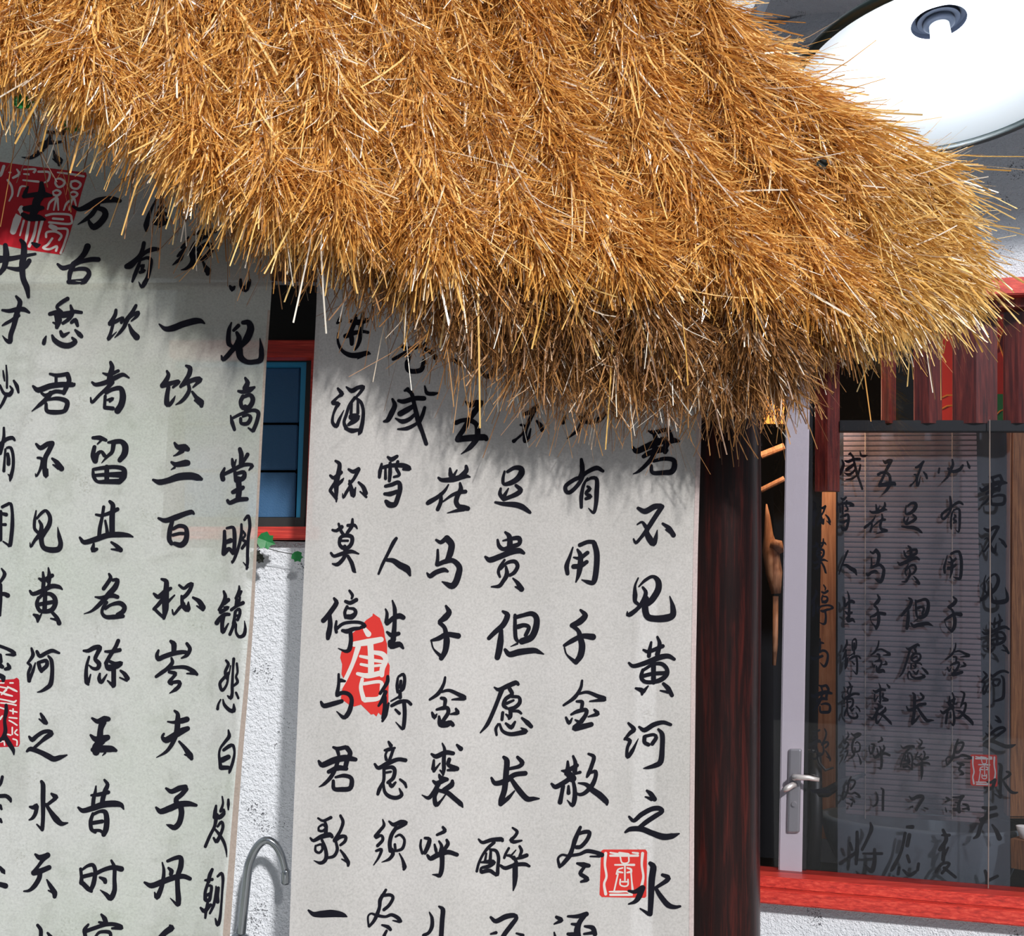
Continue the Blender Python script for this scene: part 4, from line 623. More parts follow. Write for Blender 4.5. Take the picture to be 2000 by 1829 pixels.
# cloth surfaces: depth of the hanging cloth as a function of x and z
YM = 3.0
def main_depth(x, z): return YM + 0.010*math.sin(x*9.0 + 0.6*z) + 0.006*math.sin(x*21 + z*1.3) + 0.004*math.sin(z*4)
ZC = P(270, 553, 3.0).z
def left_depth(x, z):
    d = 3.0 + 0.014*math.sin(x*7.5 + 0.7*z + 1.0) + 0.006*math.sin(x*19 - z)
    if z > ZC: d += (z - ZC) * 0.55 + 0.01*math.sin(x*6)*(z-ZC)
    else:
        u = min(1.0, (ZC - z)/0.12); d += 0.028*u*u*(3 - 2*u)          # the cloth drops back below the batten
    return d
def surf_of(depth):
    def f(px, py, off=0.0):
        Y = 3.0
        for _ in range(7):
            p = P(px, py, Y); Y = 0.5*Y + 0.5*depth(p.x, p.z)
        v = P(px, py, Y); to = (CAM - v).normalized()
        return v + to * off
    return f
surf_main = surf_of(main_depth); surf_left = surf_of(left_depth)

def lerp_edge(tab, y):
    if y <= tab[0][0]: return tab[0][1]
    for (a, xa), (b, xb) in zip(tab, tab[1:]):
        if y <= b: return xa + (xb - xa)*(y - a)/(b - a)
    return tab[-1][1]
def cloth_mesh(name, eL, eR, ys, nx, surf, origin, m, parent, off=0.0):
    me = bpy.data.meshes.new(name); vs = []; fs = []
    for y in ys:
        a, b = lerp_edge(eL, y), lerp_edge(eR, y)
        for i in range(nx + 1): vs.append(tuple(surf(a + (b-a)*i/nx, y, off) - origin))
    for j in range(len(ys) - 1):
        for i in range(nx):
            k = j*(nx+1) + i; fs.append((k, k+nx+1, k+nx+2, k+1))
    me.from_pydata(vs, [], fs); me.update()
    for p in me.polygons: p.use_smooth = True
    return link(name, me, m, parent)

OM = surf_main(985, 1200)
scroll_m = empty('hanging_scroll', OM, 'wide hanging cloth scroll of brush calligraphy beside the dark post', 'scroll')
EL = [(440, 622), (600, 618), (700, 613), (860, 605), (1000, 599), (1200, 590), (1350, 583), (1500, 577), (1650, 571), (1829, 565), (2350, 545)]
ER = [(440, 1378), (830, 1370), (1040, 1364), (1075, 1363), (1200, 1361), (1300, 1359), (1400, 1358), (1600, 1356), (1829, 1355), (2350, 1350)]
ys = list(np.arange(440, 2360, 24.0))
cloth_mesh('cloth', EL, ER, ys, 48, surf_main, OM, M_CLOTH, scroll_m)
GM = parse(GLYPHS_MAIN); main_chars = []
for ch, st in GM:
    main_chars.append(ink_mesh('brushed_character', st, surf_main, 0.0016, OM, M_INK, scroll_m))
EHL = [(y, lerp_edge(ER, y) - 9) for y in ys]
cloth_mesh('side_hem', EHL, ER, ys, 1, surf_main, OM, cloth_mat('pinkish_hem', (0.60, 0.50, 0.50), 0.05), scroll_m, 0.0012)
OL = surf_left(250, 1200)
scroll_l = empty('hanging_scroll', OL, 'hanging cloth scroll of brush calligraphy at the left edge, bent over a batten', 'scroll')
LL = [(150, -110), (2350, -140)]
LR = [(150, 500), (480, 527), (560, 531), (620, 527), (700, 521), (860, 512), (1000, 505), (1200, 496), (1350, 485), (1500, 472), (1700, 458), (1829, 449), (2350, 408)]
yl = sorted(set(list(np.arange(150, 2350, 24.0)) + [549, 551, 553, 555, 557, 560, 564, 569, 575]))
cloth_mesh('cloth', LL, LR, yl, 44, surf_left, OL, M_CLOTHL, scroll_l)
yh = [y for y in yl if y > 600]
cloth_mesh('side_hem', [(y, lerp_edge(LR, y) - 5 - 9*min(1, max(0, (y-1000)/800))) for y in yh], LR, yh, 1, surf_left, OL, M_HEM, scroll_l, 0.0012)
for ch, st in parse(GLYPHS_LEFT):
    ink_mesh('brushed_character', st, surf_left, 0.0020, OL, M_INK, scroll_l)
seal_objs = []
for (side, poly, st), slabel in zip(parse_seals(), ['crimson seal with looping script', 'narrow crimson seal cut off at the left', 'ragged brushed red seal with one large pale character', 'small square red seal with a pale border', 'red seal half hidden by the straw']):
    sf, og, pr, sm = (surf_left, OL, scroll_l, M_SEALD) if side == 'L' else (surf_main, OM, scroll_m, M_SEAL)
    so = poly_mesh('seal_stamp', poly, sf, 0.0007, og, sm, pr); so['label'] = slabel
    lo = ink_mesh('seal_script', st, sf, 0.0011, og, M_PALE, so, 1.0)
    if side == 'M': seal_objs.append((so, lo))

# batten the left scroll is bent over, and the rail both scrolls hang from
a = P(-160, 556, 3.03); b = P(532, 551, 3.03)
a.y = b.y = 3.065; bm = bmesh.new(); tube(bm, [a, b], 0.010, 12)
tag(obj('batten', bm, M_BEAM), 'thin round batten behind the bend of the left scroll', 'batten')

# ------------------------------------------------------------ sheer scroll copy standing in for the reflection in the window glass
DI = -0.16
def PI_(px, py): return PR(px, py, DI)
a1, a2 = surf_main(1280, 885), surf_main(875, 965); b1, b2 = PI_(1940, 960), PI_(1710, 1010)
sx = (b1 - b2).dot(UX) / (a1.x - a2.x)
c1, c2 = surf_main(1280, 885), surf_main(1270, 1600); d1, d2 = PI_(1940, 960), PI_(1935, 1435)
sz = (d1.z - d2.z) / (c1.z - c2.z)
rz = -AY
inner = empty('hanging_scroll', (0, 0, 0), 'sheer calligraphy scroll standing in for a reflection in the window glass', 'scroll')
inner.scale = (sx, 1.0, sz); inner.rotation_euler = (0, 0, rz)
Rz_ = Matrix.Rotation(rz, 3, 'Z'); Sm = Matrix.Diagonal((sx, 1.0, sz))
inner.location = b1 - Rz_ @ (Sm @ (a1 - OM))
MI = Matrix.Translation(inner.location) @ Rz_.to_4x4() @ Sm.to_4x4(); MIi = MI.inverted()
M_INKI = plain('reflected_ink', (0.015, 0.012, 0.018), 0.7)
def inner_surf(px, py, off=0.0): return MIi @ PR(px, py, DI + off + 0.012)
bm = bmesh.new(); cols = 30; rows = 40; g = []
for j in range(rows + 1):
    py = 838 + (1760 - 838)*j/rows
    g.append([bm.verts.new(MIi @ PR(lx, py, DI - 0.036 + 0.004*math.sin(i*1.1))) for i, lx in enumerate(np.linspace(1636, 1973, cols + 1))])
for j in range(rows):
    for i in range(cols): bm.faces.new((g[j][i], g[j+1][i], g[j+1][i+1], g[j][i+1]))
obj('cloth', bm, M_REFL, inner, True)
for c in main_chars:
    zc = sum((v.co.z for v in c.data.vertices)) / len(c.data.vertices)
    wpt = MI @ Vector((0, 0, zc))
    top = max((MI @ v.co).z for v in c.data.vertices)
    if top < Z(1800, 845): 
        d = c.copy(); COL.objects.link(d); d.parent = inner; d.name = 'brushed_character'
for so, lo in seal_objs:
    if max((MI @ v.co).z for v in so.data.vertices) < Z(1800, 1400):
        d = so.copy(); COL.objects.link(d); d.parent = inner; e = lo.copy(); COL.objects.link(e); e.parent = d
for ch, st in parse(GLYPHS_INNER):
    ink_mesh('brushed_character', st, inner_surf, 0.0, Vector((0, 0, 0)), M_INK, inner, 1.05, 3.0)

# ------------------------------------------------------------ things behind the glass
def rthing(name, px, py, d, label, cat, group=None):
    p = PR(px, py, d); return empty(name, p, label, cat, group), p
# slatted timber screen above the dark rail
t, o = rthing('slat_screen', 1800, 830, -0.09, 'dark red upright timber slats above a black rail behind the glass', 'screen')
for x0, x1, top in [(1592, 1640, 560), (1722, 1750, 560), (1786, 1840, 560), (1862, 1948, 560), (1962, 2012, 560)]:
    bm = bmesh.new(); y1 = 960 if x0 == 1592 else 828
    q = [PR(x0, top, -0.085), PR(x1, top, -0.085), PR(x1, y1, -0.085), PR(x0, y1, -0.085)]
    q = [p - o for p in q]
    mid = [ (q[0]+q[1])/2 + NRM*0.022, (q[2]+q[3])/2 + NRM*0.022 ]
    a = [bm.verts.new(v) for v in (q[0], q[1], q[2], q[3])]; m_ = [bm.verts.new(v) for v in mid]
    bk = [bm.verts.new(v - NRM*0.03) for v in q]
    bm.faces.new((a[0], m_[0], m_[1], a[3])); bm.faces.new((m_[0], a[1], a[2], m_[1]))
    bm.faces.new((a[1], bk[1], bk[2], a[2])); bm.faces.new((bk[0], a[0], a[3], bk[3])); bm.faces.new(bk[::-1])
    bm.faces.new((a[0], bk[0], bk[1], a[1], m_[0])); bm.faces.new((a[2], bk[2], bk[3], a[3], m_[1]))
    obj('slat', bm, M_RED2, t)
obj('rail', rquad(1640, 821, 2012, 843, -0.075, -0.115, 0.002, org=o), M_BLACK, t)
# mural panel seen between the slats
t, o = rthing('mural_panel', 1900, 700, -0.6, 'red painted panel with green and orange bands behind the slats', 'panel')
obj('board', rquad(1835, 560, 2012, 838, -0.60, -0.62, org=o), M_MURAL, t)
obj('white_band', rquad(1835, 560, 2012, 640, -0.598, -0.601, org=o, par=(560, 600)), M_MURALW, t)['label'] = 'white painted band'
obj('green_band', rquad(1940, 770, 2012, 822, -0.596, -0.601, org=o), M_MURALG, t)['label'] = 'green painted band'
for k, (xa, ya, xb, yb) in enumerate([(1838, 778, 1862, 772), (1838, 800, 1862, 792), (1945, 660, 1962, 700), (1945, 690, 1962, 640), (1945, 812, 1962, 800)]):
    bm = bmesh.new(); pa, pb = PR(xa, ya, -0.597) - o, PR(xb, yb, -0.597) - o
    tube(bm, [pa, (pa+pb)/2 + Vector((0, 0, 0.006)), pb], 0.004, 6); obj('orange_line', bm, M_MURALO, t)
# bamboo blind
t, o = rthing('bamboo_blind', 1775, 1200, -0.45, 'mauve bamboo roller blind behind the reflected scroll', 'blind')
me0 = None; zt_, zb_ = PR(1775, 842, -0.45).z, PR(1775, 1600, -0.45).z
n = 74
for k in range(n):
    z = zt_ + (zb_ - zt_)*(k + 0.5)/n
    if me0 is None:
        bm = bmesh.new(); h = abs(zt_ - zb_)/n*0.43; hw = (PR(1912, 1200, -0.45) - PR(1648, 1200, -0.45)).length/2
        f = lambda s, zz, d: UX*s + NRM*d + Vector((0, 0, zz))
        hexa(bm, [f(-hw, -h, 0), f(hw, -h, 0), f(hw, h, 0), f(-hw, h, 0)], [f(-hw, -h*0.6, 0.004), f(hw, -h*0.6, 0.004), f(hw, h*0.6, 0.004), f(-hw, h*0.6, 0.004)])
        so = obj('bamboo_slat', bm, M_BAMBOO, t); me0 = so.data
    else: so = link('bamboo_slat', me0, None, t)
    so.location = (PR(1780, 1200, -0.45) - o) + Vector((0, 0, z - PR(1780, 1200, -0.45).z))
for px in (1690, 1860):
    bm = bmesh.new(); tube(bm, [PR(px, 842, -0.44) - o, PR(px, 1600, -0.44) - o], 0.002, 6); obj('cord', bm, M_CORD, t)
# orange timber and brown pillar
t, o = rthing('timber_plank', 1620, 1250, -0.55, 'pale orange upright plank behind the door edge', 'plank')
obj('plank', rquad(1607, 890, 1633, 1640, -0.70, -0.74, 0.004, org=o, x0b=1594, x1b=1632), M_ORANGE, t)
t, o = rthing('brown_pillar', 1990, 1250, -0.50, 'orange brown rattan pillar at the right edge of the window', 'pillar')
obj('shaft', rquad(1976, 560, 2060, 1600, -0.40, -0.5, 0.01, org=o, x0b=1968), M_RATTAN, t)
# dark stone bowl on a ledge
pb = PR(1800, 1640, -0.52)
t = empty('stone_bowl', pb, 'large dark stone bowl behind the window sill', 'bowl')
rb = 185 / F * pb.y; hb = 150 / F * pb.y
prof = [(0.0, -hb*0.75), (rb*0.55, -hb*0.74), (rb*0.80, -hb*0.45), (rb*0.95, -hb*0.05), (rb, hb*0.20), (rb*1.0, hb*0.25), (rb*0.93, hb*0.24), (rb*0.88, 0.0), (rb*0.6, -hb*0.5), (0, -hb*0.58)]
lathe(bm := bmesh.new(), prof, 64, Matrix.Rotation(-AY, 4, 'Z') @ Matrix.Diagonal((1, 0.62, 1, 1)))
obj('bowl_body', bm, M_BOWL, t, True)
lz = pb.z - hb*0.76
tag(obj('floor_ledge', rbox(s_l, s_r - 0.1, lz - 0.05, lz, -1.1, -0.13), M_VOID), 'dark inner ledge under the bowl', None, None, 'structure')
# white cup at the right edge
pc = PR(2004, 1628, -0.30)
t = empty('cup', pc, 'small white porcelain cup behind the window sill at far right', 'cup')
lathe(bm := bmesh.new(), [(0, -0.02), (0.02, -0.02), (0.024, -0.015), (0.036, 0.025), (0.033, 0.025), (0.02, -0.01), (0, -0.012)], 28)
obj('cup_body', bm, M_PORC, t, True)
bm = bmesh.new(); lathe(bm, [(0, -0.13), (0.06, -0.13), (0.06, -0.022), (0, -0.022)], 4)
tag(obj('stand', bm, M_RATTAN), 'brown box the white cup stands on', 'box').location = pc
# pull cord
t = obj('pull_cord', tube(bmesh.new(), [PR(1933, 820, -0.06), PR(1934, 1200, -0.06), PR(1931, 1560, -0.06), PR(1930, 1742, -0.06)], 0.0022, 8), M_CORD)
tag(t, 'thin pale cord hanging in front of the reflected scroll', 'cord')
# dark branch
t, o = rthing('dark_tree', 1600, 1540, -0.30, 'black bare trunk with a bent branch behind the door handle', 'tree')
bm = bmesh.new(); tube(bm, [PR(1594, 1470, -0.30) - o, PR(1594, 1600, -0.30) - o, PR(1584, 1745, -0.30) - o], [0.022, 0.026, 0.028], 10); obj('trunk', bm, M_BLACK, t, True)
bm = bmesh.new(); tube(bm, [PR(1590, 1550, -0.30) - o, PR(1615, 1548, -0.28) - o, PR(1645, 1530, -0.25) - o, PR(1690, 1512, -0.25) - o], [0.018, 0.02, 0.016, 0.006], 10); obj('branch', bm, M_BLACK, t, True)
bm = bmesh.new(); tube(bm, [PR(1560, 1465, -0.26) - o, PR(1595, 1468, -0.26) - o, PR(1600, 1490, -0.26) - o, PR(1612, 1505, -0.26) - o, PR(1628, 1500, -0.26) - o], [0.006, 0.007, 0.006, 0.006, 0.004], 8); obj('twig', bm, M_BLACK, t, True)

# ------------------------------------------------------------ door leaf edge with handle
dj = empty('door_1', PR(1550, 1250, -0.05)); tag(dj, 'pale aluminium door stile with a lever handle behind the glass', None, None, 'structure')
od = PR(1550, 1250, -0.05)
obj('stile', rquad(1537, 700, 1583, 1735, -0.075, -0.115, 0.004, org=od, x0b=1520, x1b=1566), M_ALU, dj)
obj('inner_edge', rquad(1583, 700, 1592, 1735, -0.10, -0.13, 0.002, org=od, x0b=1566, x1b=1574), M_BLACK, dj)
pl = obj('handle_plate', rquad(1541, 1463, 1566, 1628, -0.060, -0.076, 0.0, org=od, x0b=1537, x1b=1562), M_STEEL, dj)
bv = pl.modifiers.new('b', 'BEVEL'); bv.width = 0.014; bv.segments = 4; bv.limit_method = 'ANGLE'
bm = bmesh.new(); tube(bm, [PR(1552, 1519, -0.07) - od, PR(1552, 1519, -0.022) - od, PR(1560, 1519, -0.018) - od, PR(1580, 1520, -0.018) - od, PR(1600, 1524, -0.020) - od], [0.013, 0.012, 0.011, 0.010, 0.008], 14)
obj('lever', bm, M_STEEL, pl, True)
bm = bmesh.new(); tube(bm, [PR(1560, 1532, -0.10) - od, PR(1548, 1534, -0.030) - od, PR(1538, 1540, -0.022) - od, PR(1530, 1545, -0.022) - od], [0.010, 0.011, 0.012, 0.009], 14)
obj('knob', bm, M_STEEL, pl, True)
bm = bmesh.new(); c = PR(1551, 1571, -0.058) - od
tube(bm, [c - NRM*0.004, c + NRM*0.006], 0.009, 16); obj('keyhole_cover', bm, M_STEEL, pl)
# warm carved figure seen in the slot beside the post
t, o = rthing('carved_figure', 1510, 1050, -0.45, 'orange carved wooden figure in the slot right of the post', 'figure')
bm = bmesh.new()
tube(bm, [PR(1497, 985, -0.45) - o, PR(1499, 1010, -0.45) - o, PR(1501, 1045, -0.45) - o, PR(1505, 1075, -0.45) - o, PR(1512, 1120, -0.45) - o, PR(1516, 1160, -0.45) - o], [0.003, 0.012, 0.02, 0.035, 0.035, 0.02], 14)
obj('body', bm, M_ORANGE, t, True)
bm = bmesh.new(); tube(bm, [PR(1505, 1062, -0.43) - o, PR(1520, 1066, -0.43) - o, PR(1528, 1080, -0.43) - o], [0.022, 0.026, 0.01], 12); obj('head', bm, M_ORANGE, t, True)
bm = bmesh.new(); tube(bm, [PR(1515, 1165, -0.45) - o, PR(1514, 1260, -0.45) - o, PR(1512, 1300, -0.45) - o], [0.012, 0.012, 0.008], 8); obj('stand', bm, M_ORANGE, t, True)
for k, (xa, ya, xb, yb, cat_) in enumerate([(1486, 890, 1532, 872, 0), (1486, 958, 1532, 935, 0)]):
    bm = bmesh.new(); tube(bm, [PR(xa, ya, -0.5), PR(xb, yb, -0.5)], 0.016 if k == 0 else 0.012, 10)
    tag(obj('timber_bar', bm, M_ORANGE), ['upper', 'lower'][k] + ' orange timber bar in the slot right of the post', 'bar')
bm = rquad(1492, 770, 1532, 828, -0.6, -0.62); tag(obj('yellow_card', bm, M_MURALO), 'small orange yellow card high in the slot right of the post', 'card')

# ------------------------------------------------------------ lamp
lc = P(1848, 141, 3.32)
TL = math.radians(9.0)
lamp = empty('pendant_lamp', lc, 'round enamel pendant lamp with dark green rim, lit', 'lamp'); lamp.rotation_euler = (-TL, math.radians(-3.0), 0)
RL = 310 / F * lc.y
inner_p = [(RL*0.995, 0.0), (RL*0.80, 0.045), (RL*0.55, 0.088), (RL*0.36, 0.126), (RL*0.25, 0.156), (0.084, 0.180)]
bm = bmesh.new(); lathe(bm, inner_p, 96); obj('shade_inside', bm, M_ENAMEL, lamp, True)['label'] = 'glossy white inside of the shade'
outer_p = [(RL*1.0, 0.001), (RL*0.805, 0.052), (RL*0.555, 0.096), (RL*0.37, 0.131), (RL*0.285, 0.16), (RL*0.28, 0.22), (0.05, 0.25), (0.03, 0.30), (0, 0.30)]
bm = bmesh.new(); lathe(bm, outer_p, 96); obj('shade_outside', bm, M_GREENRIM, lamp, True)
bm = bmesh.new(); lathe(bm, [(RL - 0.010, -0.014), (RL + 0.008, -0.014), (RL + 0.016, 0.0), (RL + 0.008, 0.014), (RL - 0.008, 0.012), (RL - 0.016, 0.0), (RL - 0.010, -0.014)], 96); obj('rim', bm, M_GREENRIM, lamp, True)
bm = bmesh.new(); lathe(bm, [(0.086, 0.179), (0.082, 0.196), (0.064, 0.198), (0.064, 0.186), (0.05, 0.185), (0.0, 0.185)], 48); obj('cap', bm, M_SOCKET, lamp)
bm = bmesh.new(); lathe(bm, [(0.0, 0.186), (0.048, 0.185), (0.048, 0.172), (0.040, 0.168), (0.0, 0.168)], 32); obj('socket', bm, M_SOCKET, lamp, True)
bm = bmesh.new(); lathe(bm, [(0.030, 0.170), (0.031, 0.13), (0.034, 0.11), (0.0, 0.11)], 32); obj('bulb_neck', bm, M_ENAMEL, lamp, True)
bm = bmesh.new(); lathe(bm, [(0.0, 0.125), (0.030, 0.125), (0.052, 0.095), (0.058, 0.062), (0.050, 0.025), (0.030, 0.008), (0.0, 0.003)], 32); obj('bulb', bm, M_BULB, lamp, True)
bm = bmesh.new(); tube(bm, [(0, 0, 0.30), (0, 0, 0.6), (0, 0, 1.3)], 0.006, 8); obj('hanging_cable', bm, M_BLACK, lamp)
ctop = lamp.matrix_basis @ Vector((0, 0, 1.3))

# ------------------------------------------------------------ faucet and its counter
YF = 3.22
fo = P(476, 1829, YF); fo.z = P(476, 1836, YF).z
fau = empty('faucet', fo, 'chrome gooseneck faucet against the white wall between the scrolls', 'faucet')
path = [(470, 1829), (474, 1790), (479, 1745), (484, 1700), (490, 1678), (500, 1658), (512, 1645), (524, 1642), (537, 1650), (548, 1668), (554, 1688), (557, 1702)]
FB = fo.y
def fp(x, y, dy=0.0): return P(x, y, YF + dy) - fo
pts = [fp(x, y) for x, y in path]
pts = [Vector((p.x, p.y, p.z)) for p in pts]
sp = []
for i in range(len(pts) - 1):
    a_, b_, c_, d_ = pts[max(i-1, 0)], pts[i], pts[i+1], pts[min(i+2, len(pts)-1)]
    for k in range(5):
        u = k/5; sp.append(0.5*((2*b_) + (c_-a_)*u + (2*a_-5*b_+4*c_-d_)*u*u + (-a_+3*b_-3*c_+d_)*u**3))
sp.append(pts[-1])
bm = bmesh.new(); tube(bm, sp, [0.0135 - 0.004*min(1, i/len(sp)) for i in range(len(sp))], 20); obj('spout', bm, M_CHROME, fau, True)
bm = bmesh.new(); tube(bm, [fp(556, 1699), fp(558, 1703), fp(557.5, 1724), fp(557.5, 1728)], [0.0105, 0.0125, 0.0125, 0.010], 20); obj('aerator', bm, M_CHROME, fau, True)
bm = bmesh.new(); tube(bm, [fp(468, 1860), fp(469, 1829), fp(470, 1823)], [0.026, 0.024, 0.015], 20); obj('base_collar', bm, M_CHROME, fau, True)
cz = (fo + fp(468, 1860)).z
bm = bmesh.new(); box(bm, (fo.x - 0.30, YF - 0.12, cz - 0.06), (fo.x + 0.30, YL - 0.001, cz), 0.004)
ct = empty('wash_counter', (fo.x, YF, 0), 'grey stone wash counter below the faucet', 'counter')
o_ = obj('counter_top', bm, M_COUNTER, ct); o_.location = (-fo.x, -YF, 0)
bm = bmesh.new(); box(bm, (fo.x - 0.27, YF - 0.09, 0.0), (fo.x + 0.27, YL - 0.001, cz - 0.06)); o_ = obj('cabinet', bm, M_COUNTER, ct); o_.location = (-fo.x, -YF, 0)

# ------------------------------------------------------------ leaves
def leaf_mesh(name, c, size, ang, m, parent=None, tilt=0.4, seed=0):
    rr = random.Random(seed); bm = bmesh.new()
    out = [(0, -0.5), (0.30, -0.42), (0.52, -0.15), (0.36, 0.05), (0.42, 0.25), (0.15, 0.32), (0, 0.55), (-0.15, 0.32), (-0.42, 0.25), (-0.36, 0.05), (-0.52, -0.15), (-0.30, -0.42)]
    ctr = bm.verts.new((0, 0, 0.0)); vs = [bm.verts.new((x*size, rr.uniform(-.03, .03)*size - abs(x)*size*0.25, y*size)) for x, y in out]
    for i in range(len(vs)): bm.faces.new((ctr, vs[i], vs[(i+1) % len(vs)]))
    ext = bmesh.ops.solidify(bm, geom=bm.faces[:], thickness=0.0008)
    Mx = Matrix.Translation(c) @ Matrix.Rotation(ang, 4, 'Y') @ Matrix.Rotation(tilt, 4, 'X')
    bmesh.ops.transform(bm, matrix=Mx, verts=bm.verts[:]); return obj(name, bm, m, parent)
vo = P(500, 1080, YL - 0.06)
vine = empty('creeper', vo, 'small green creeper sprig under the red sill', 'plant')
bm = bmesh.new(); tube(bm, [P(470, 1110, YL - 0.03) - vo, P(492, 1085, YL - 0.05) - vo, P(510, 1068, YL - 0.08) - vo, P(545, 1078, YL - 0.07) - vo, P(578, 1084, YL - 0.07) - vo], 0.0012, 6); obj('stem', bm, M_DLEAF, vine)
for k, (x, y, s, a_) in enumerate([(520, 1057, 0.052, 1.9), (581, 1088, 0.034, 2.6), (500, 1084, 0.034, 0.6), (497, 1062, 0.03, -0.6), (508, 1092, 0.028, 2.4)]):
    leaf_mesh('leaf', P(x, y, YL - 0.085) - vo, s, a_, M_LEAF if k < 2 else M_DLEAF, vine, -0.3, k)
for k, (x, y, lb) in enumerate([(48, 200, 'left of the two ivy leaves peeping through the straw at upper left'), (140, 243, 'dark green ivy leaf just above the topmost black character, under the straw')]):
    tag(leaf_mesh('ivy_leaf', P(x, y, 2.95 if k else 2.74), 0.055, 0.5 + k*1.7, M_LEAF, None, -0.5, 10 + k), lb, 'leaf', 'ivy leaves behind the straw')

# ------------------------------------------------------------ thatch
BOT = np.array([(-120, 225), (0, 235), (110, 255), (200, 290), (300, 370), (400, 440), (480, 485), (560, 528), (640, 560), (700, 590), (780, 615), (850, 660), (1000, 715), (1100, 745), (1200, 745), (1300, 745), (1380, 770), (1440, 775), (1500, 765), (1560, 760), (1640, 735), (1730, 722), (1780, 700), (1830, 668), (1870, 650), (1900, 615), (1922, 570), (1935, 520)], float)
TOPR = np.array([(1340, -80), (1425, 25), (1500, 118), (1560, 170), (1640, 205), (1750, 268), (1840, 325), (1885, 390), (1900, 450), (1918, 540), (1935, 600)], float)
BOT[:, 1] -= np.interp(BOT[:, 0], [0, 300, 500, 660, 740, 820, 1000, 1200, 1330, 1450, 1800, 1900], [62, 70, 72, 94, 90, 66, 60, 58, 66, 48, 66, 62])
def bot(x): return np.interp(x, BOT[:, 0], BOT[:, 1])
BF = np.array([(-120, 0), (600, 0), (640, 0), (720, -12), (850, -45), (960, -115), (1010, -130), (1080, -115), (1180, -112), (1260, -108), (1320, -125), (1370, -160), (1430, -140), (1500, -105), (1600, -60), (1700, -15), (1780, 0), (1960, 0)], float)
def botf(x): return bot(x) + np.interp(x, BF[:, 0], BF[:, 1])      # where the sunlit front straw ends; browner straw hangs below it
def top(x): return np.where(x < 1340, -150.0, np.interp(x, TOPR[:, 0], TOPR[:, 1]))
def lobe(x, y):
    s = x - 0.42*(y - 500)*np.clip(x/900.0, 0.15, 1.0); s = s + 26*np.sin(y*0.011 + s*0.004) + 30*np.sin(s*0.0117)
    return np.abs(np.sin(PI * s / 165.0)) ** 0.6
def depth(x, y):
    up = np.maximum(bot(x) - y, -80)
    right = np.clip((x - 1450)/480.0, 0, 1.1)
    return 2.80 + 0.00042*up + 0.26*right**2 - 0.15*lobe(x, y)*(1 - 0.4*right)
RMn = np.array(RM); CAMn = np.array(CAM)
def Pn(x, y, Y):
    d = np.stack([(x - CX)/F, (CY - y)/F, -np.ones_like(x)], 1) @ RMn.T
    return CAMn + d * (Y / d[:, 1])[:, None]
def ribbons(root, dirn, length, width, sag, nseg=4, curl=None, rng=RNG):
    "root (n,3), direction (n,3) unit, gravity bend; flat twisting straw ribbons with real width"
    n = len(root); side = np.cross(dirn, rng.normal(size=(n, 3))); side /= np.linalg.norm(side, axis=1)[:, None] + 1e-9
    tw = rng.normal(size=n)*0.8
    if curl is None: curl = rng.normal(size=(n, 3))*0.40
    V = np.zeros((n, nseg+1, 2, 3))
    for k in range(nseg + 1):
        u = k/nseg
        p = root + dirn*(length*u)[:, None] + curl*(length*u*u)[:, None] + np.array([0, 0, -1.0])*(sag*length*u*u)[:, None]
        s2 = np.cross(dirn, side); a = tw*u
        sd = side*np.cos(a)[:, None] + s2*np.sin(a)[:, None]
        wk = width*(1.0 - 0.35*u)*0.5
        V[:, k, 0] = p + sd*wk[:, None]; V[:, k, 1] = p - sd*wk[:, None]
    idx = (np.arange(n)*(nseg+1)*2)[:, None]
    Fq = []
    for k in range(nseg):
        b_ = 2*k; Fq.append(np.stack([idx[:, 0] + b_, idx[:, 0] + b_+1, idx[:, 0] + b_+3, idx[:, 0] + b_+2], 1))
    Fq = np.stack(Fq, 1).reshape(-1, 4)
    return V.reshape(-1, 3), Fq
def np_mesh(name, V, Fq, mat_, parent, origin):
    me = bpy.data.meshes.new(name); V = V - np.array(origin)
    me.vertices.add(len(V)); me.vertices.foreach_set('co', V.astype(np.float32).ravel())
    me.loops.add(len(Fq)*4); me.loops.foreach_set('vertex_index', Fq.astype(np.int32).ravel())
    me.polygons.add(len(Fq)); me.polygons.foreach_set('loop_start', np.arange(0, len(Fq)*4, 4, dtype=np.int32))
    try: me.polygons.foreach_set('loop_total', np.full(len(Fq), 4, dtype=np.int32))
    except Exception: pass
    me.polygons.foreach_set('use_smooth', np.ones(len(Fq), dtype=bool))
    me.update(calc_edges=True); me.validate()
    return link(name, me, mat_, parent)

TO = P(1000, 400, 2.9)
roof = empty('thatched_roof', TO, 'golden straw thatched awning overhanging the scrolls', 'roof')
# solid core under the straw
gx = np.linspace(-260, 1925, 90); core_v = []; rows = 26
for j in range(rows):
    u = j/(rows - 1)
    yy = (top(gx) + 34) * (1-u) + (bot(gx) - 48) * u
    yy = np.maximum(yy, top(gx) + 34*(1-u))
    core_v.append(Pn(gx, yy, depth(gx, yy) + 0.055))
bm = bmesh.new(); g = [[bm.verts.new(Vector(p) - TO) for p in r] for r in core_v]
gb = [[bm.verts.new(Vector(p) - TO + Vector((0, 0.07 + 0.05*(1 - j/(rows-1)), 0))) for p in r] for j, r in enumerate(core_v)]
nx = len(gx)
for j in range(rows - 1):
    for i in range(nx - 1):
        bm.faces.new((g[j][i], g[j+1][i], g[j+1][i+1], g[j][i+1])); bm.faces.new((gb[j][i], gb[j][i+1], gb[j+1][i+1], gb[j+1][i]))
for i in range(nx - 1):
    bm.faces.new((g[-1][i], gb[-1][i], gb[-1][i+1], g[-1][i+1])); bm.faces.new((g[0][i], g[0][i+1], gb[0][i+1], gb[0][i]))
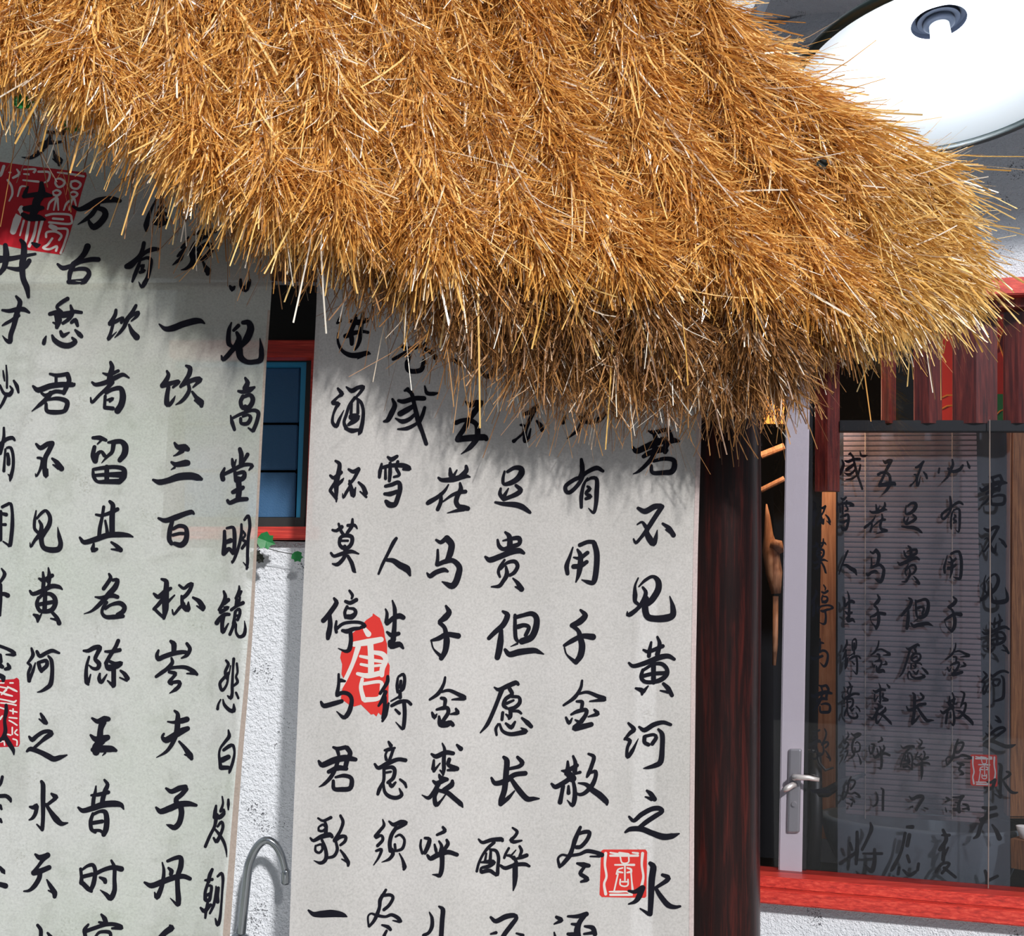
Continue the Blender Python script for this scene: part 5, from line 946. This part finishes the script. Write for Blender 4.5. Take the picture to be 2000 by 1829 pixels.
for j in range(rows - 1):
    bm.faces.new((g[j][0], gb[j][0], gb[j+1][0], g[j+1][0])); bm.faces.new((g[j][-1], g[j+1][-1], gb[j+1][-1], gb[j][-1]))
obj('straw_backing', bm, M_CORE, roof, True)
def field(x, y):
    "hang direction: angle from straight down towards the right, radians"
    f = np.clip((bot(x) - y)/500.0, 0, 1)
    return np.radians(1 + 17*np.clip(x/1400.0, 0, 1.3) + 17*f*np.clip((x-200)/1300.0, 0, 1.2))
def straw(name, nb, per, xr_, lenpx, wid, mat_, spread, tight, lift=0.03, yoff=0.0, sag=0.35, rng=RNG, bot=botf, band=None):
    # bundles (tufts) of straw, tips fanning out
    xs, ys_ = [], []
    while len(xs) < nb:
        x = rng.uniform(xr_[0], xr_[1]); t_, b_ = float(top(np.array(x))), float(bot(np.array(x)))
        y = rng.uniform(t_ - 10, max(b_, t_ + 12))
        if rng.random() < 0.25: y = b_ - rng.uniform(0, 120)
        if band: y = b_ - rng.uniform(0, band)
        if y > t_: xs.append(x); ys_.append(y)
    bx = np.repeat(xs, per); by = np.repeat(ys_, per); n = len(bx)
    bl = np.repeat(rng.uniform(0.75, 1.25, nb), per); bang = np.repeat(rng.normal(0, 0.13, nb), per); bd = np.repeat(rng.uniform(-0.035, 0.03, nb), per)
    ox = rng.normal(0, spread, n); L = lenpx*bl*rng.uniform(0.55, 1.15, n)
    ang = field(bx, by) + bang + rng.normal(0, 0.15, n) + rng.normal(0, 0.6, n)*(rng.random(n) < 0.15) + ox*0.004*tight
    x = bx + ox; y = by + rng.normal(0, spread*0.7, n) - L*0.6
    tx = x + np.sin(ang)*L*1.05
    tx = np.minimum(tx, 1852 + rng.normal(0, 8, n)); x = tx - np.sin(ang)*L*1.05
    y = np.minimum(y, bot(tx) - L*(np.cos(ang) + sag) + rng.normal(-6, 13, n))
    y = np.maximum(y, top(x) + rng.uniform(0, 30, n)); y = np.maximum(y, top(tx) - (np.cos(ang) + sag)*L + rng.uniform(10, 44, n))
    Yd = depth(x, y) + bd + yoff + rng.uniform(-0.015, 0.02, n)
    root = Pn(x, y, Yd)
    mpp = Yd/F
    lift_ = lift*rng.uniform(0.2, 1.6, n)/ (L*mpp)
    d = np.stack([np.sin(ang), -lift_*1.0 - 0.05, -np.cos(ang)], 1); d /= np.linalg.norm(d, axis=1)[:, None]
    return name, root, d, L*mpp, wid*rng.uniform(0.55, 1.3, n)*mpp, np.full(n, sag), mat_
def make_layer(spec, seg=4):
    name, root, d, L, w_, sag, m_ = spec
    V, Fq = ribbons(root, d, L, w_, sag, seg)
    o = np_mesh(name, V, Fq, m_, roof, TO); o['kind'] = 'stuff'; return o
bounds = [(-130, 200), (160, 420), (380, 640), (600, 860), (820, 1060), (1020, 1260), (1220, 1460), (1420, 1640), (1600, 1780), (1740, 1925)]
for k, (a_, b_) in enumerate(bounds):
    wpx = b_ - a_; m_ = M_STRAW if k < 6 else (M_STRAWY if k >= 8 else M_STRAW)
    area = wpx * float(np.mean(bot(np.linspace(a_, b_, 9)) - np.maximum(top(np.linspace(a_, b_, 9)), -60)))
    nb = int(area/1150)
    Lp = 125 if k > 1 else 130
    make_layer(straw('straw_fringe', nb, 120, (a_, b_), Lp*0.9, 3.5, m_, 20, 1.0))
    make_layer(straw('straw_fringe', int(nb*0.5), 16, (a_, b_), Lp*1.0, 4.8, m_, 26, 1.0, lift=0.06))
bot_all = bot
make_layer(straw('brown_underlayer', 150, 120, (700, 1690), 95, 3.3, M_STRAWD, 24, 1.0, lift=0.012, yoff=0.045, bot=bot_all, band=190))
for x0_, x1_, nn_ in [(-60, 260, 260), (200, 620, 300), (560, 1300, 300)]:      # long loose straws lying on the rest
    x = RNG.uniform(x0_, x1_, nn_); y = RNG.uniform(-60, 1, nn_)*0 + bot(x) - RNG.uniform(150, 560, nn_)
    L = RNG.uniform(90, 190, nn_); ang = field(x, y) + RNG.normal(0, 0.30, nn_); Yd = depth(x, y) - 0.03
    root = Pn(x, y, Yd); d = np.stack([np.sin(ang), np.full(nn_, -0.22), -np.cos(ang)], 1); d /= np.linalg.norm(d, axis=1)[:, None]
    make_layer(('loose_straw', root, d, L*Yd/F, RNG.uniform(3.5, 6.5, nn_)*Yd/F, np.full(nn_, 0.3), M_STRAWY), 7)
# thin dark straws hanging below the eave, behind the front fringe
def under(nn, x0, x1, ylo, yhi, L0, L1, wid, m_, Yo):
    x = RNG.uniform(x0, x1, nn); x = x + 10*np.round(RNG.normal(0, 1, nn)); y = bot(x) + 12 - RNG.uniform(ylo, yhi, nn)
    L = RNG.uniform(L0, L1, nn); ang = np.radians(RNG.normal(4, 13, nn)); Yd = 2.80 + Yo + RNG.uniform(-0.05, 0.06, nn)
    root = Pn(x, y, Yd); d = np.stack([np.sin(ang), RNG.normal(0, 0.08, nn), -np.cos(ang)], 1); mpp = Yd/F
    make_layer(('under_fringe', root, d, L*mpp, np.full(nn, wid)*mpp*RNG.uniform(0.7, 1.3, nn), np.full(nn, 0.1), m_))
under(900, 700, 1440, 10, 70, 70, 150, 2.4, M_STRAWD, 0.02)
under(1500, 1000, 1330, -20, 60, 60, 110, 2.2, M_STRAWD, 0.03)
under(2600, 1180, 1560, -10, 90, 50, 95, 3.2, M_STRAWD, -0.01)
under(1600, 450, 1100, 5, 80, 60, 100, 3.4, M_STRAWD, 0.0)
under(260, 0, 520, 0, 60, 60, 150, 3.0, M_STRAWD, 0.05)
# a dry leaf caught in the straw
dl = leaf_mesh('dry_leaf', Vector(Pn(np.array([1606.0]), np.array([322.0]), np.array([2.72]))[0]), 0.03, 2.6, M_DLEAF, None, 0.2, 3)
tag(dl, 'tiny black dry leaf caught in the straw near the lamp', 'leaf')
# beam that carries the awning and the scrolls
a_ = P(-300, 430, 3.16); b_ = P(1560, 640, 3.16)
bm = bmesh.new(); zz = P(1000, 470, 3.1).z
box(bm, (a_.x, 3.14, 2.42), (tp.x + 0.25, 3.30, 2.52), 0.005)
tag(obj('eave_beam', bm, M_BEAM), 'brown timber beam under the thatch on top of the post', 'beam')
# warm fill light added in the dark room, without a visible source
ld = bpy.data.lights.new('room_fill', 'POINT'); lo = bpy.data.objects.new('room_fill', ld); COL.objects.link(lo)
ld.energy = 24; ld.color = (1.0, 0.72, 0.45); ld.shadow_soft_size = 0.08
lo.location = PR(1572, 780, -0.30); lo['kind'] = 'helper'
